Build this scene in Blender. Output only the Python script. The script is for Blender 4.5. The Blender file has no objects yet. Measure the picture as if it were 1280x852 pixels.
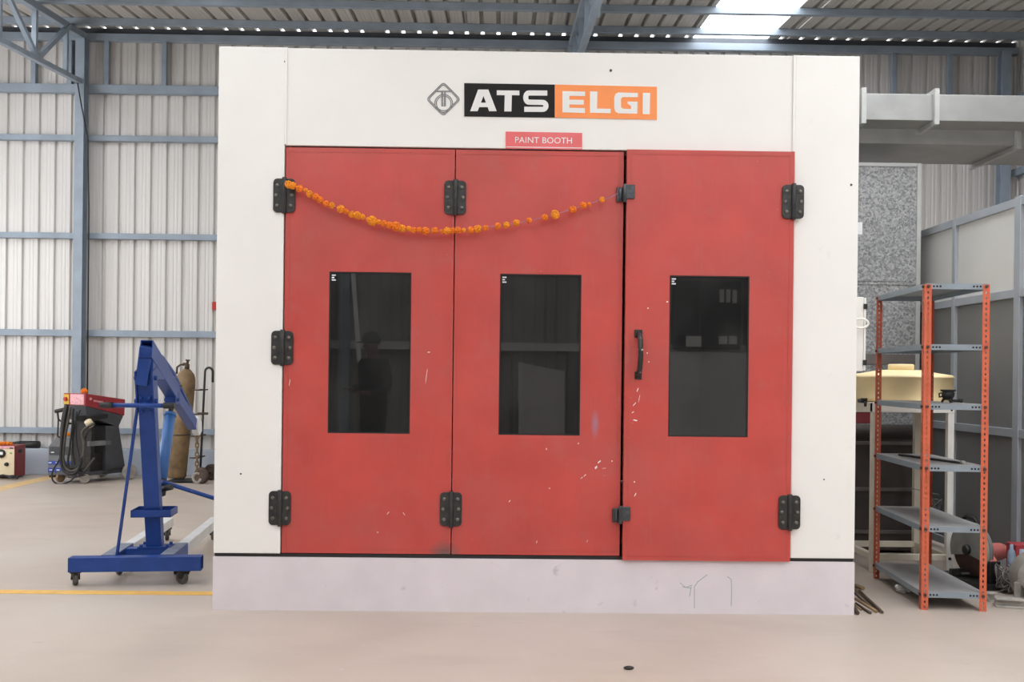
import bpy, bmesh, math, random
from mathutils import Vector, Matrix
random.seed(7)
PI = math.pi
S = bpy.context.scene
COL = S.collection
V = Vector

# ------------------------------------------------------------------ camera model
F, CX, CY, H = 1240.0, 640.0, 469.0, 1.28
YAW, ROLL = 0.0133, math.radians(0.65)
RC = Matrix.Rotation(-YAW, 3, 'Z') @ Matrix.Rotation(PI/2, 3, 'X') @ Matrix.Rotation(ROLL, 3, 'Z')
C0 = V((0, 0, H))
def ray(px, py): return RC @ V(((px-CX)/F, -(py-CY)/F, -1))
def at(px, py, Y):
    d = ray(px, py); return C0 + d*(Y/d.y)
def floor_pt(px, py, z=0.0):
    d = ray(px, py); return C0 + d*((z-H)/d.z)
def at_x(px, py, X):
    d = ray(px, py); return C0 + d*(X/d.x)

cam = bpy.data.objects.new('camera', bpy.data.cameras.new('camera'))
COL.objects.link(cam); S.camera = cam
cam.matrix_world = Matrix.Translation(C0) @ RC.to_4x4()
cam.data.sensor_width = 36; cam.data.lens = F/1280*36
cam.data.shift_y = (CY-426)/1280
cam.data.clip_start = 0.05; cam.data.clip_end = 200

# ------------------------------------------------------------------ materials
MATS = {}
def lin(c):
    return tuple(((x/255)/12.92 if x/255 <= .04045 else ((x/255+.055)/1.055)**2.4) for x in c)
def mat(name, col, rough=.5, metal=0.0, var=.08, scale=6.0, bump=0.0, spec=.5, stretch=None, coat=0.0):
    """principled with a noise variation of colour and roughness; col in linear"""
    if name in MATS: return MATS[name]
    m = bpy.data.materials.new(name); m.use_nodes = True
    nt = m.node_tree; N = nt.nodes; L = nt.links
    b = N['Principled BSDF']
    b.inputs['Roughness'].default_value = rough; b.inputs['Metallic'].default_value = metal
    b.inputs['Specular IOR Level'].default_value = spec
    b.inputs['Coat Weight'].default_value = coat
    tc = N.new('ShaderNodeTexCoord'); mp = N.new('ShaderNodeMapping')
    L.new(tc.outputs['Object'], mp.inputs[0])
    if stretch: mp.inputs['Scale'].default_value = stretch
    nz = N.new('ShaderNodeTexNoise'); nz.inputs['Scale'].default_value = scale; nz.inputs['Detail'].default_value = 6
    L.new(mp.outputs[0], nz.inputs['Vector'])
    cr = N.new('ShaderNodeValToRGB')
    lo = tuple(max(0, c*(1-var)) for c in col); hi = tuple(min(1, c*(1+var)) for c in col)
    cr.color_ramp.elements[0].position = .3; cr.color_ramp.elements[0].color = (*lo, 1)
    cr.color_ramp.elements[1].position = .7; cr.color_ramp.elements[1].color = (*hi, 1)
    L.new(nz.outputs['Fac'], cr.inputs[0]); L.new(cr.outputs[0], b.inputs['Base Color'])
    if bump:
        bp = N.new('ShaderNodeBump'); bp.inputs['Strength'].default_value = bump; bp.inputs['Distance'].default_value = .01
        L.new(nz.outputs['Fac'], bp.inputs['Height']); L.new(bp.outputs[0], b.inputs['Normal'])
    m['ramp'] = cr.name
    MATS[name] = m
    return m
def overlay(m, kind, col, scale, lo, hi, strength=1.0, stretch=None, detail=6):
    """mix a second colour over the base where a noise/voronoi passes a threshold (stains, chips, wear)"""
    nt = m.node_tree; N = nt.nodes; L = nt.links; b = N['Principled BSDF']
    src = b.inputs['Base Color'].links[0].from_socket
    tc = N.new('ShaderNodeTexCoord'); mp = N.new('ShaderNodeMapping'); L.new(tc.outputs['Object'], mp.inputs[0])
    if stretch: mp.inputs['Scale'].default_value = stretch
    mp.inputs['Location'].default_value = (random.uniform(0, 9), random.uniform(0, 9), random.uniform(0, 9))
    if kind == 'noise':
        t = N.new('ShaderNodeTexNoise'); t.inputs['Scale'].default_value = scale; t.inputs['Detail'].default_value = detail; out = t.outputs['Fac']
    else:
        t = N.new('ShaderNodeTexVoronoi'); t.inputs['Scale'].default_value = scale; out = t.outputs['Distance']
    L.new(mp.outputs[0], t.inputs['Vector'])
    mr = N.new('ShaderNodeMapRange'); mr.inputs['From Min'].default_value = lo; mr.inputs['From Max'].default_value = hi
    mr.inputs['To Max'].default_value = strength
    L.new(out, mr.inputs['Value'])
    mx = N.new('ShaderNodeMix'); mx.data_type = 'RGBA'
    L.new(mr.outputs[0], mx.inputs['Factor']); L.new(src, mx.inputs[6]); mx.inputs[7].default_value = (*col, 1)
    L.new(mx.outputs[2], b.inputs['Base Color'])
    return m
def blot(m, centre, radius, col, strength, power=1.0):
    """a stain with a place of its own, in object coordinates"""
    nt = m.node_tree; N = nt.nodes; L = nt.links; b = N['Principled BSDF']
    src = b.inputs['Base Color'].links[0].from_socket
    tc = N.new('ShaderNodeTexCoord')
    sub = N.new('ShaderNodeVectorMath'); sub.operation = 'SUBTRACT'; L.new(tc.outputs['Object'], sub.inputs[0]); sub.inputs[1].default_value = centre
    dv = N.new('ShaderNodeVectorMath'); dv.operation = 'DIVIDE'; L.new(sub.outputs[0], dv.inputs[0]); dv.inputs[1].default_value = radius
    ln = N.new('ShaderNodeVectorMath'); ln.operation = 'LENGTH'; L.new(dv.outputs[0], ln.inputs[0])
    mr = N.new('ShaderNodeMapRange'); mr.inputs['From Min'].default_value = 1; mr.inputs['From Max'].default_value = .2
    mr.inputs['To Max'].default_value = strength; L.new(ln.outputs['Value'], mr.inputs['Value'])
    mx = N.new('ShaderNodeMix'); mx.data_type = 'RGBA'
    L.new(mr.outputs[0], mx.inputs['Factor']); L.new(src, mx.inputs[6]); mx.inputs[7].default_value = (*col, 1)
    L.new(mx.outputs[2], b.inputs['Base Color'])

M_white = mat('booth_white_paint', (.83, .81, .765), .42, var=.02, scale=2.5, spec=.35)
overlay(M_white, 'noise', (.62, .60, .55), 9, .70, .80, .5)
M_plinth = mat('plinth_lilac_paint', (.69, .625, .645), .5, var=.05, scale=5)
overlay(M_plinth, 'noise', (.42, .38, .38), 14, .68, .76, .6)
M_red = mat('door_red_paint', (.51, .068, .055), .40, var=.10, scale=3.5, spec=.4)
overlay(M_red, 'noise', (.44, .095, .08), 2.2, .45, .72, .6)
overlay(M_red, 'noise', (.37, .052, .042), 1.7, .55, .75, .5)
overlay(M_red, 'noise', (.66, .42, .38), 38, .745, .77, .6)
overlay(M_red, 'noise', (.47, .12, .10), 9, .58, .76, .22, stretch=(7, 1, .35))
overlay(M_red, 'noise', (.45, .11, .095), 11, .56, .74, .3)
M_gap = mat('dark_gasket', (.018, .015, .014), .8)
M_hinge = mat('hinge_black_iron', (.035, .034, .032), .45, .3, var=.35, scale=30)
M_bolt = mat('bolt_worn_steel', (.16, .145, .12), .45, .5, var=.3, scale=40)
M_latch = mat('latch_dark_steel', (.07, .075, .08), .35, .6, var=.3, scale=30)
M_steel = mat('blue_grey_steel', (.265, .315, .37), .5, var=.10, scale=5)
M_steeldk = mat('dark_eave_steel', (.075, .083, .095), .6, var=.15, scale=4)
M_sheet = mat('wall_sheet', (.60, .575, .545), .42, .15, var=.025, scale=1.2, stretch=(6, 1, .4))
M_roof = mat('roof_sheet', (.50, .47, .43), .5, .1, var=.08, scale=1.5, stretch=(4, .4, 1))
M_kerb = mat('kerb_grey_blue', (.40, .44, .50), .7, var=.08, scale=3, bump=.2)
M_concrete = mat('floor_concrete', (.45, .375, .315), .45, var=.10, scale=1.3, spec=.4)
overlay(M_concrete, 'noise', (.50, .44, .385), .7, .45, .7, .8)
overlay(M_concrete, 'noise', (.37, .32, .27), 2.6, .55, .75, .5, stretch=(.6, 1.6, 1))
overlay(M_concrete, 'noise', (.30, .27, .24), 9, .68, .76, .45, stretch=(.5, 1.5, 1))
overlay(M_concrete, 'noise', (.56, .51, .46), 26, .70, .78, .5)
M_yellow = mat('line_yellow', (.72, .42, .09), .55, var=.12, scale=12)
overlay(M_yellow, 'noise', (.55, .43, .3), 20, .6, .7, .6)
M_yellow2 = mat('line_yellow_worn', (.66, .45, .2), .55, var=.12, scale=12)
M_blue = mat('crane_blue_paint', (.014, .050, .225), .42, var=.15, scale=8, spec=.35)
overlay(M_blue, 'noise', (.08, .12, .27), 16, .68, .76, .4)
M_ram = mat('ram_light_blue', (.035, .13, .36), .4, var=.1, scale=10)
M_bluedust = mat('crane_dusty_blue', (.17, .19, .25), .6, var=.2, scale=12)
M_legw = mat('leg_pale_grey', (.60, .60, .60), .5, var=.1, scale=9)
M_black = mat('black_rubber', (.015, .015, .014), .55, var=.3, scale=20)
M_blackmetal = mat('black_metal', (.025, .024, .022), .45, .3, var=.3, scale=20)
M_wheel = mat('caster_wheel', (.07, .065, .06), .5, var=.3, scale=30)
M_rust = mat('rusty_tan', (.21, .135, .065), .65, var=.3, scale=7, bump=.2)
overlay(M_rust, 'noise', (.10, .06, .035), 9, .55, .72, .7)
M_rustdk = mat('rusty_dark', (.07, .045, .03), .65, .2, var=.35, scale=18)
M_welderred = mat('welder_red', (.30, .025, .032), .4, var=.12, scale=9)
M_chred = mat('charger_red', (.27, .028, .022), .45, var=.12, scale=9)
M_cream = mat('charger_cream', (.72, .60, .40), .5, var=.06, scale=9)
M_dkgrey = mat('machine_dark_grey', (.055, .058, .065), .5, var=.15, scale=10)
M_midgrey = mat('machine_mid_grey', (.17, .175, .18), .55, var=.15, scale=10)
M_bluelab = mat('blue_label', (.03, .07, .38), .45, var=.08)
M_pink = mat('pink_label', (.70, .36, .38), .5, var=.25, scale=40)
M_yelsw = mat('switch_yellow', (.65, .42, .03), .5)
M_redsw = mat('switch_red', (.45, .02, .015), .45)
M_marigold = mat('marigold_orange', (.83, .20, .006), .7, var=.25, scale=60, bump=.5)
M_marigold2 = mat('marigold_amber', (.83, .28, .008), .7, var=.2, scale=60, bump=.5)
M_string = mat('string_purple', (.34, .19, .27), .8)
M_rackred = mat('rack_orange_red', (.58, .12, .055), .45, var=.14, scale=9)
overlay(M_rackred, 'noise', (.60, .19, .11), 14, .6, .72, .6)
M_shelf = mat('shelf_blue_grey', (.25, .29, .325), .42, .1, var=.10, scale=7)
M_shelftop = mat('shelf_dusty_top', (.33, .325, .32), .5, var=.12, scale=5)
M_tank = mat('tank_yellow_plastic', (.93, .75, .42), .45, var=.06, scale=4)
overlay(M_tank, 'noise', (.78, .54, .24), 5, .6, .76, .5)
M_standw = mat('stand_white_paint', (.86, .84, .77), .45, var=.05, scale=9)
M_standc = mat('stand_cream_paint', (.70, .64, .52), .5, var=.1, scale=9)
M_alu = mat('partition_aluminium', (.40, .425, .46), .4, .2, var=.05, scale=6)
M_panelhi = mat('partition_light_panel', (.68, .67, .64), .38, var=.05, scale=2)
M_panello = mat('partition_dark_panel', (.20, .198, .193), .42, var=.10, scale=2)
M_duct = mat('duct_galvanised', (.31, .31, .295), .42, .35, var=.10, scale=5)
M_flange = mat('duct_flange', (.42, .42, .40), .5, .2, var=.08, scale=9)
M_brown = mat('dark_brown_panel', (.055, .043, .037), .6, var=.25, scale=6)
M_brown2 = mat('dark_brown_ledge', (.13, .11, .10), .6, var=.2, scale=8)
M_dusty = mat('dusty_grey_metal', (.36, .33, .29), .7, var=.22, scale=14, bump=.3)
M_guard = mat('saw_guard_grey', (.26, .265, .24), .55, var=.18, scale=10)
M_pinkred = mat('motor_faded_red', (.55, .16, .14), .5, var=.15, scale=12)
M_bluecan = mat('blue_grey_can', (.26, .32, .40), .5, var=.12, scale=12)
M_paper = mat('paper_white', (.72, .74, .75), .6, var=.1, scale=20)
M_grey_ink = mat('emblem_grey', (.22, .22, .22), .5, var=.15, scale=40)
M_signblack = mat('sign_black', (.014, .013, .012), .55, var=.15, scale=20, spec=.2)
M_signorange = mat('sign_orange', (.93, .285, .07), .45, var=.04, scale=8)
M_signred = mat('sign_red', (.74, .115, .115), .3, var=.06, scale=8)
M_letter = mat('letter_white', (.78, .77, .74), .45, var=.03)
M_ink = mat('scribble_teal', (.25, .33, .33), .7, var=.2, scale=30)
M_cloth = mat('dark_clothes', (.03, .03, .035), .8, var=.2, scale=20)
M_skin = mat('skin', (.20, .11, .07), .55, var=.08)
M_hair = mat('black_hair', (.01, .009, .008), .5)
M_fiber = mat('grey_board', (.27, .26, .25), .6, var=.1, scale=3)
M_plastic = mat('crumpled_plastic', (.55, .54, .52), .25, var=.1, scale=20, spec=.7)

def galvanised():
    m = bpy.data.materials.new('spangled_zinc'); m.use_nodes = True
    nt = m.node_tree; N = nt.nodes; L = nt.links; b = N['Principled BSDF']
    tc = N.new('ShaderNodeTexCoord')
    v1 = N.new('ShaderNodeTexVoronoi'); v1.inputs['Scale'].default_value = 75
    L.new(tc.outputs['Object'], v1.inputs['Vector'])
    sp = N.new('ShaderNodeSeparateColor'); L.new(v1.outputs['Color'], sp.inputs[0])
    nz = N.new('ShaderNodeTexNoise'); nz.inputs['Scale'].default_value = 60; L.new(tc.outputs['Object'], nz.inputs['Vector'])
    ad = N.new('ShaderNodeMath'); ad.operation = 'MULTIPLY_ADD'; ad.inputs[1].default_value = .6
    L.new(sp.outputs[0], ad.inputs[0]); 
    m2 = N.new('ShaderNodeMath'); m2.operation = 'MULTIPLY'; m2.inputs[1].default_value = .5; L.new(nz.outputs['Fac'], m2.inputs[0])
    L.new(m2.outputs[0], ad.inputs[2])
    cr = N.new('ShaderNodeValToRGB'); cr.color_ramp.elements[0].position = .2; cr.color_ramp.elements[1].position = .9
    cr.color_ramp.elements[0].color = (.13, .133, .137, 1); cr.color_ramp.elements[1].color = (.40, .40, .39, 1)
    L.new(ad.outputs[0], cr.inputs[0]); L.new(cr.outputs[0], b.inputs['Base Color'])
    b.inputs['Roughness'].default_value = .5; b.inputs['Metallic'].default_value = .2
    return m
M_zinc = galvanised()

def glass_mat():
    m = bpy.data.materials.new('dark_window_glass'); m.use_nodes = True
    nt = m.node_tree; N = nt.nodes; L = nt.links; N.remove(N['Principled BSDF'])
    out = N['Material Output']
    tr = N.new('ShaderNodeBsdfTransparent'); tr.inputs[0].default_value = (.30, .31, .31, 1)
    gl = N.new('ShaderNodeBsdfGlossy'); gl.inputs['Roughness'].default_value = .0; gl.inputs['Color'].default_value = (1, 1, 1, 1)
    fr = N.new('ShaderNodeFresnel'); fr.inputs[0].default_value = 1.6
    mx = N.new('ShaderNodeMixShader'); L.new(fr.outputs[0], mx.inputs[0]); L.new(tr.outputs[0], mx.inputs[1]); L.new(gl.outputs[0], mx.inputs[2])
    df = N.new('ShaderNodeBsdfDiffuse'); df.inputs[0].default_value = (.42, .42, .40, 1)
    tc = N.new('ShaderNodeTexCoord'); nz = N.new('ShaderNodeTexNoise'); nz.inputs['Scale'].default_value = 4; nz.inputs['Detail'].default_value = 8
    L.new(tc.outputs['Object'], nz.inputs['Vector'])
    mr = N.new('ShaderNodeMapRange'); mr.inputs['From Min'].default_value = .4; mr.inputs['From Max'].default_value = .8
    mr.inputs['To Min'].default_value = .024; mr.inputs['To Max'].default_value = .065
    L.new(nz.outputs['Fac'], mr.inputs['Value'])
    m2 = N.new('ShaderNodeMixShader'); L.new(mr.outputs[0], m2.inputs[0]); L.new(mx.outputs[0], m2.inputs[1]); L.new(df.outputs[0], m2.inputs[2])
    L.new(m2.outputs[0], out.inputs['Surface'])
    return m
M_glass = glass_mat()
def emis(name, col, strength):
    m = bpy.data.materials.new(name); m.use_nodes = True
    b = m.node_tree.nodes['Principled BSDF']
    b.inputs['Base Color'].default_value = (.8, .8, .8, 1)
    b.inputs['Emission Color'].default_value = (*col, 1); b.inputs['Emission Strength'].default_value = strength
    return m
M_skyfill = emis('translucent_skylight_sheet', (.955, .985, 1.03), 5.4)  # visible skylight, and the unseen strips and wall panels added for light

# ------------------------------------------------------------------ mesh builder
def frame_of(d, up=V((0, 0, 1))):
    d = d.normalized()
    if abs(d.dot(up)) > .98: up = V((0, 1, 0))
    x = up.cross(d).normalized(); y = d.cross(x).normalized()
    return x, y, d
class MB:
    def __init__(s): s.bm = bmesh.new()
    def face(s, vs, smooth=False):
        try:
            f = s.bm.faces.new(vs); f.smooth = smooth; return f
        except ValueError: return None
    def hexa(s, p):
        v = [s.bm.verts.new(q) for q in p]
        for a in ((0, 3, 2, 1), (4, 5, 6, 7), (0, 1, 5, 4), (1, 2, 6, 5), (2, 3, 7, 6), (3, 0, 4, 7)): s.face([v[i] for i in a])
        return s
    def box(s, lo, hi):
        a, b = V(lo), V(hi)
        return s.hexa([V((a.x, a.y, a.z)), V((b.x, a.y, a.z)), V((b.x, b.y, a.z)), V((a.x, b.y, a.z)),
                       V((a.x, a.y, b.z)), V((b.x, a.y, b.z)), V((b.x, b.y, b.z)), V((a.x, b.y, b.z))])
    def bar(s, p0, p1, w, h, up=V((0, 0, 1)), w1=None, h1=None):
        p0, p1 = V(p0), V(p1); x, y, d = frame_of(p1-p0, V(up)); w1 = w1 or w; h1 = h1 or h
        q = []
        for p, ww, hh in ((p0, w, h), (p1, w1, h1)):
            q += [p - x*ww/2 - y*hh/2, p + x*ww/2 - y*hh/2, p + x*ww/2 + y*hh/2, p - x*ww/2 + y*hh/2]
        return s.hexa(q)
    def hollow(s, p0, p1, w, h, t=.006, depth=.06, up=V((0, 0, 1))):
        """square tube, open and dark at p0"""
        p0, p1 = V(p0), V(p1); x, y, d = frame_of(p1-p0, V(up))
        def ring(p, a, b): return [s.bm.verts.new(p + x*sx*a/2 + y*sy*b/2) for sx, sy in ((-1, -1), (1, -1), (1, 1), (-1, 1))]
        o0, o1 = ring(p0, w, h), ring(p1, w, h); i0 = ring(p0, w-2*t, h-2*t); i1 = ring(p0+d*depth, w-2*t, h-2*t)
        for k in range(4):
            j = (k+1) % 4
            s.face([o0[k], o0[j], o1[j], o1[k]]); s.face([o0[j], o0[k], i0[k], i0[j]]); s.face([i0[j], i0[k], i1[k], i1[j]])
        s.face(o1); s.face(i1[::-1])
        return s
    def cyl(s, p0, p1, r0, r1=None, seg=16, caps=True):
        p0, p1 = V(p0), V(p1); r1 = r0 if r1 is None else r1; x, y, d = frame_of(p1-p0)
        A, B = [], []
        for k in range(seg):
            a = 2*PI*k/seg; o = x*math.cos(a) + y*math.sin(a)
            A.append(s.bm.verts.new(p0+o*r0)); B.append(s.bm.verts.new(p1+o*r1))
        for k in range(seg):
            j = (k+1) % seg; s.face([A[k], A[j], B[j], B[k]], True)
        if caps: s.face(A[::-1]); s.face(B)
        return s
    def tube(s, pts, r, seg=8, closed=False):
        pts = [V(p) for p in pts]; n = len(pts); rings = []; px = None
        for i in range(n):
            a = pts[(i-1) % n] if (closed or i > 0) else pts[i]; b = pts[(i+1) % n] if (closed or i < n-1) else pts[i]
            d = (b-a)
            if d.length < 1e-9: d = V((0, 0, 1))
            d.normalize()
            if px is None: px = frame_of(d)[0]
            px = (px - d*px.dot(d)); px = px.normalized() if px.length > 1e-6 else frame_of(d)[0]
            y = d.cross(px)
            rings.append([s.bm.verts.new(pts[i] + (px*math.cos(2*PI*k/seg) + y*math.sin(2*PI*k/seg))*r) for k in range(seg)])
        for i in range(n if closed else n-1):
            A, B = rings[i], rings[(i+1) % n]
            for k in range(seg):
                j = (k+1) % seg; s.face([A[k], A[j], B[j], B[k]], True)
        if not closed: s.face(rings[0][::-1]); s.face(rings[-1])
        return s
    def lathe(s, prof, c=(0, 0, 0), ax=V((0, 0, 1)), seg=24, sx=1, sy=1, smooth=True):
        c = V(c); x, y, d = frame_of(V(ax)); R = []
        for r, z in prof:
            R.append([s.bm.verts.new(c + d*z + x*(r*sx*math.cos(2*PI*k/seg)) + y*(r*sy*math.sin(2*PI*k/seg))) for k in range(seg)] if r > 1e-6 else [s.bm.verts.new(c+d*z)])
        for A, B in zip(R, R[1:]):
            for k in range(seg):
                j = (k+1) % seg
                if len(A) == 1 and len(B) == 1: continue
                if len(A) == 1: s.face([A[0], B[k], B[j]][::-1], smooth)
                elif len(B) == 1: s.face([A[k], A[j], B[0]], smooth)
                else: s.face([A[k], A[j], B[j], B[k]], smooth)
        if len(R[0]) > 1: s.face(R[0][::-1])
        if len(R[-1]) > 1: s.face(R[-1])
        return s
    def sphere(s, c, r, sc=(1, 1, 1), seg=12, rings=8):
        prof = [(r*math.sin(PI*i/rings), -r*math.cos(PI*i/rings)) for i in range(rings+1)]
        c = V(c); n0 = len(s.bm.verts); s.lathe(prof, (0, 0, 0), seg=seg); s.bm.verts.ensure_lookup_table()
        for v in list(s.bm.verts)[n0:]: v.co = c + V((v.co.x*sc[0], v.co.y*sc[1], v.co.z*sc[2]))
        return s
    def prism(s, pts, ext):
        pts = [V(p) for p in pts]; ext = V(ext)
        A = [s.bm.verts.new(p) for p in pts]; B = [s.bm.verts.new(p+ext) for p in pts]
        s.face(A); s.face(B[::-1])
        n = len(pts)
        for k in range(n):
            j = (k+1) % n; s.face([A[j], A[k], B[k], B[j]])
        return s
    def stroke(s, pts, w, nrm, ext, closed=False):
        """flat band of width w following pts, in the plane with normal nrm, thickened by ext"""
        pts = [V(p) for p in pts]; n = len(pts); nrm = V(nrm).normalized(); ext = V(ext); L, R = [], []
        for i in range(n):
            a = pts[(i-1) % n] if (closed or i > 0) else pts[i]; b = pts[(i+1) % n] if (closed or i < n-1) else pts[i]
            d1 = (pts[i]-a); d2 = (b-pts[i])
            if d1.length < 1e-9: d1 = d2
            if d2.length < 1e-9: d2 = d1
            d1.normalize(); d2.normalize(); d = (d1+d2).normalized(); side = d.cross(nrm)
            k = 1/max(.5, d.dot(d1))
            L.append(pts[i]+side*w/2*k); R.append(pts[i]-side*w/2*k)
        vs = [[s.bm.verts.new(p) for p in row] for row in (L, R, [p+ext for p in L], [p+ext for p in R])]
        for i in range(n if closed else n-1):
            j = (i+1) % n; a, b, c, d = vs
            s.face([c[i], c[j], d[j], d[i]]); s.face([a[j], a[i], b[i], b[j]])
            s.face([a[i], a[j], c[j], c[i]]); s.face([b[j], b[i], d[i], d[j]])
        if not closed:
            for i in (0, n-1): s.face([vs[0][i], vs[1][i], vs[3][i], vs[2][i]])
        return s
    def build(s, name, m, parent=None, bevel=0, origin=None, fix=True):
        bm = s.bm
        if fix: bmesh.ops.recalc_face_normals(bm, faces=bm.faces[:])
        if parent is None:
            if origin is None:
                xs = [v.co for v in bm.verts]
                lo = V([min(c[i] for c in xs) for i in range(3)]); hi = V([max(c[i] for c in xs) for i in range(3)])
                origin = V(((lo.x+hi.x)/2, (lo.y+hi.y)/2, lo.z))
            mw = Matrix.Translation(V(origin))
        else: mw = WM[root_of(parent).name]
        inv = mw.inverted()
        for v in bm.verts: v.co = inv @ v.co
        me = bpy.data.meshes.new(name); bm.to_mesh(me); bm.free()
        for mm in (m if isinstance(m, (list, tuple)) else [m]): me.materials.append(mm)
        o = bpy.data.objects.new(name, me); COL.objects.link(o)
        if parent is None: o.matrix_world = mw; WM[o.name] = mw
        else: o.parent = parent
        if bevel:
            b = o.modifiers.new('bevel', 'BEVEL'); b.width = bevel; b.segments = 2; b.limit_method = 'ANGLE'; b.angle_limit = math.radians(40)
        return o
WM = {}
def root_of(o):
    while o.parent is not None: o = o.parent
    return o
def tag(o, label=None, cat=None, group=None, kind=None):
    if label: o['label'] = label
    if cat: o['category'] = cat
    if group: o['group'] = group
    if kind: o['kind'] = kind
    return o
def thing(name, label, cat, loc, rotz=0, group=None, kind=None):
    o = bpy.data.objects.new(name, None); COL.objects.link(o); o.empty_display_size = .1
    mw = Matrix.Translation(V(loc)) @ Matrix.Rotation(rotz, 4, 'Z'); o.matrix_world = mw; WM[o.name] = mw
    return tag(o, label, cat, group, kind)
def loc_of(o): return WM[o.name]
def struct(name, mb, m, label, cat, bevel=0, **k):
    return tag(mb.build(name, m, bevel=bevel, **k), label, cat, kind='structure')

# ------------------------------------------------------------------ key planes
YF = floor_pt(666, 765).y                        # face of the booth
YK = floor_pt(150, 594).y                        # face of the kerb under the back wall
YW = YK + .16                                    # back wall sheet
SL = .078                                        # roof rises towards the back wall
ZR = at(720, 45, YW).z                           # roof sheet at the back wall
XR = at(1263, 150, YW).x + .05                   # right wall
XL, YB = -9.0, -7.0                              # left wall, wall behind the photographer
def zroof(y): return ZR - SL*(YW - y)
PITCH = .197

# ------------------------------------------------------------------ setting
b = MB(); b.box((XL, YB, -.2), (XR+.3, YW+.3, 0))
struct('floor', b, M_concrete, 'bare beige grey concrete floor of the workshop', 'floor')
def profile(x0, x1, h=.028):
    """trapezoid sheeting profile: (x, offset) pairs; ribs stand off by h, two small stiffeners in each pan"""
    out = []; n = int(math.ceil((x1-x0)/PITCH))
    for i in range(n):
        a = x0 + i*PITCH
        for u, o in ((0, 0), (.045, 0), (.048, .002), (.062, .002), (.067, 0), (.088, 0), (.093, .002), (.107, .002), (.112, 0), (.142, 0), (.155, h), (.182, h), (.195, 0)):
            if a+u <= x1: out.append((a+u, o))
    if out[-1][0] < x1-1e-4: out.append((x1, out[-1][1]))
    return out
def sheet(prof, f0, f1):
    b = MB(); A = [b.bm.verts.new(f0(u, o)) for u, o in prof]; B = [b.bm.verts.new(f1(u, o)) for u, o in prof]
    for i in range(len(A)-1): b.face([A[i], A[i+1], B[i+1], B[i]])
    return b
xo = at(9, 370, YW).x % PITCH - .168
struct('wall_back', sheet(profile(XL - XL % PITCH - PITCH + xo, XR), lambda u, o: V((u, YW+o, .2)), lambda u, o: V((u, YW+o, ZR-.10))), M_sheet,
       'pale ribbed metal sheet wall at the back of the workshop', 'wall', fix=False)
struct('wall_right', sheet(profile(YB, YW+.2), lambda u, o: V((XR+o, u, 0)), lambda u, o: V((XR+o, u, zroof(u)))), M_sheet,
       'pale ribbed metal sheet wall on the right side', 'wall', fix=False)
struct('wall_left', sheet(profile(YB, YW), lambda u, o: V((XL-o, u, 0)), lambda u, o: V((XL-o, u, zroof(u)))), M_sheet,
       'ribbed metal sheet wall on the left side', 'wall', fix=False)
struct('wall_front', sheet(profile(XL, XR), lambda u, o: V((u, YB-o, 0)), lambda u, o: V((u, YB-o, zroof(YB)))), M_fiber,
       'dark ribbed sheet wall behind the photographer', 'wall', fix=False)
kz = at(150, 561.5, YK).z
b = MB(); b.box((XL, YK, 0), (XR, YW+.03, kz))
struct('baseboard_back', b, M_kerb, 'low blue grey kerb running along the foot of the back wall', 'kerb', bevel=.008)
# roof: ribbed sheets, the visible skylight and unseen glowing strips added for light
sk0, sk1 = at(866, 50, YW).x, at(959, 50, YW).x          # the strip in view
strips = [(sk0, sk1, YB+.5, YW+.02), (-2.9, -1.6, YB+.5, 5.0), (-6.6, -5.3, 1.5, 10.5), (-3.6, -2.95, 6.5, 10.6), (.2, 1.3, YB+.5, 2.2), (1.5, sk0-.25, 4.5, 9.6), (sk1+.25, sk1+1.35, -3.0, 9.6)]  # all but the first are out of view, added to brighten the room
def roof_run(x0, x1, y0, y1):
    return sheet(profile(x0, x1, .036), lambda u, o: V((u, y0, zroof(y0)+o)), lambda u, o: V((u, y1, zroof(y1)+o)))
rb = MB(); cuts = sorted(strips); prev = XL-.2
segs = []
for s0, s1, y0, y1 in cuts:
    segs += [(prev, s0, YB-.1, YW+.024), (s0, s1, YB-.1, y0)]
    if y1 < YW: segs.append((s0, s1, y1, YW+.024))
    prev = s1
segs.append((prev, XR+.2, YB-.1, YW+.024))
for x0, x1, y0, y1 in segs:
    A = None
    pr = profile(x0, x1, .06)
    A = [rb.bm.verts.new((u, y0, zroof(y0)+o)) for u, o in pr]; B = [rb.bm.verts.new((u, y1, zroof(y1)+o)) for u, o in pr]
    for i in range(len(A)-1): rb.face([A[i], A[i+1], B[i+1], B[i]])
struct('ceiling', rb, M_roof, 'sloping ribbed metal roof sheets overhead', 'roof', fix=False)
for i, (s0, s1, y0, y1) in enumerate(strips):
    b = MB(); b.hexa([V((s0, y0, zroof(y0)+.005)), V((s1, y0, zroof(y0)+.005)), V((s1, y1, zroof(y1)+.005)), V((s0, y1, zroof(y1)+.005)),
                      V((s0, y0, zroof(y0)+.012)), V((s1, y0, zroof(y0)+.012)), V((s1, y1, zroof(y1)+.012)), V((s0, y1, zroof(y1)+.012))])
    struct('window_%d' % (i+1), b, M_skyfill, 'bright translucent skylight strip in the roof', 'skylight')
# unseen glowing panels added on the left wall to light the back wall
for i, (y0, y1) in enumerate(((4.6, 6.4), (6.8, 8.6), (9.0, 10.8))):
    b = MB(); b.box((XL+.001, y0, 1.2), (XL+.012, y1, 4.0))
    struct('window_%d' % (i+11), b, M_skyfill, 'bright translucent panel in the left side wall', 'window')
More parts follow.
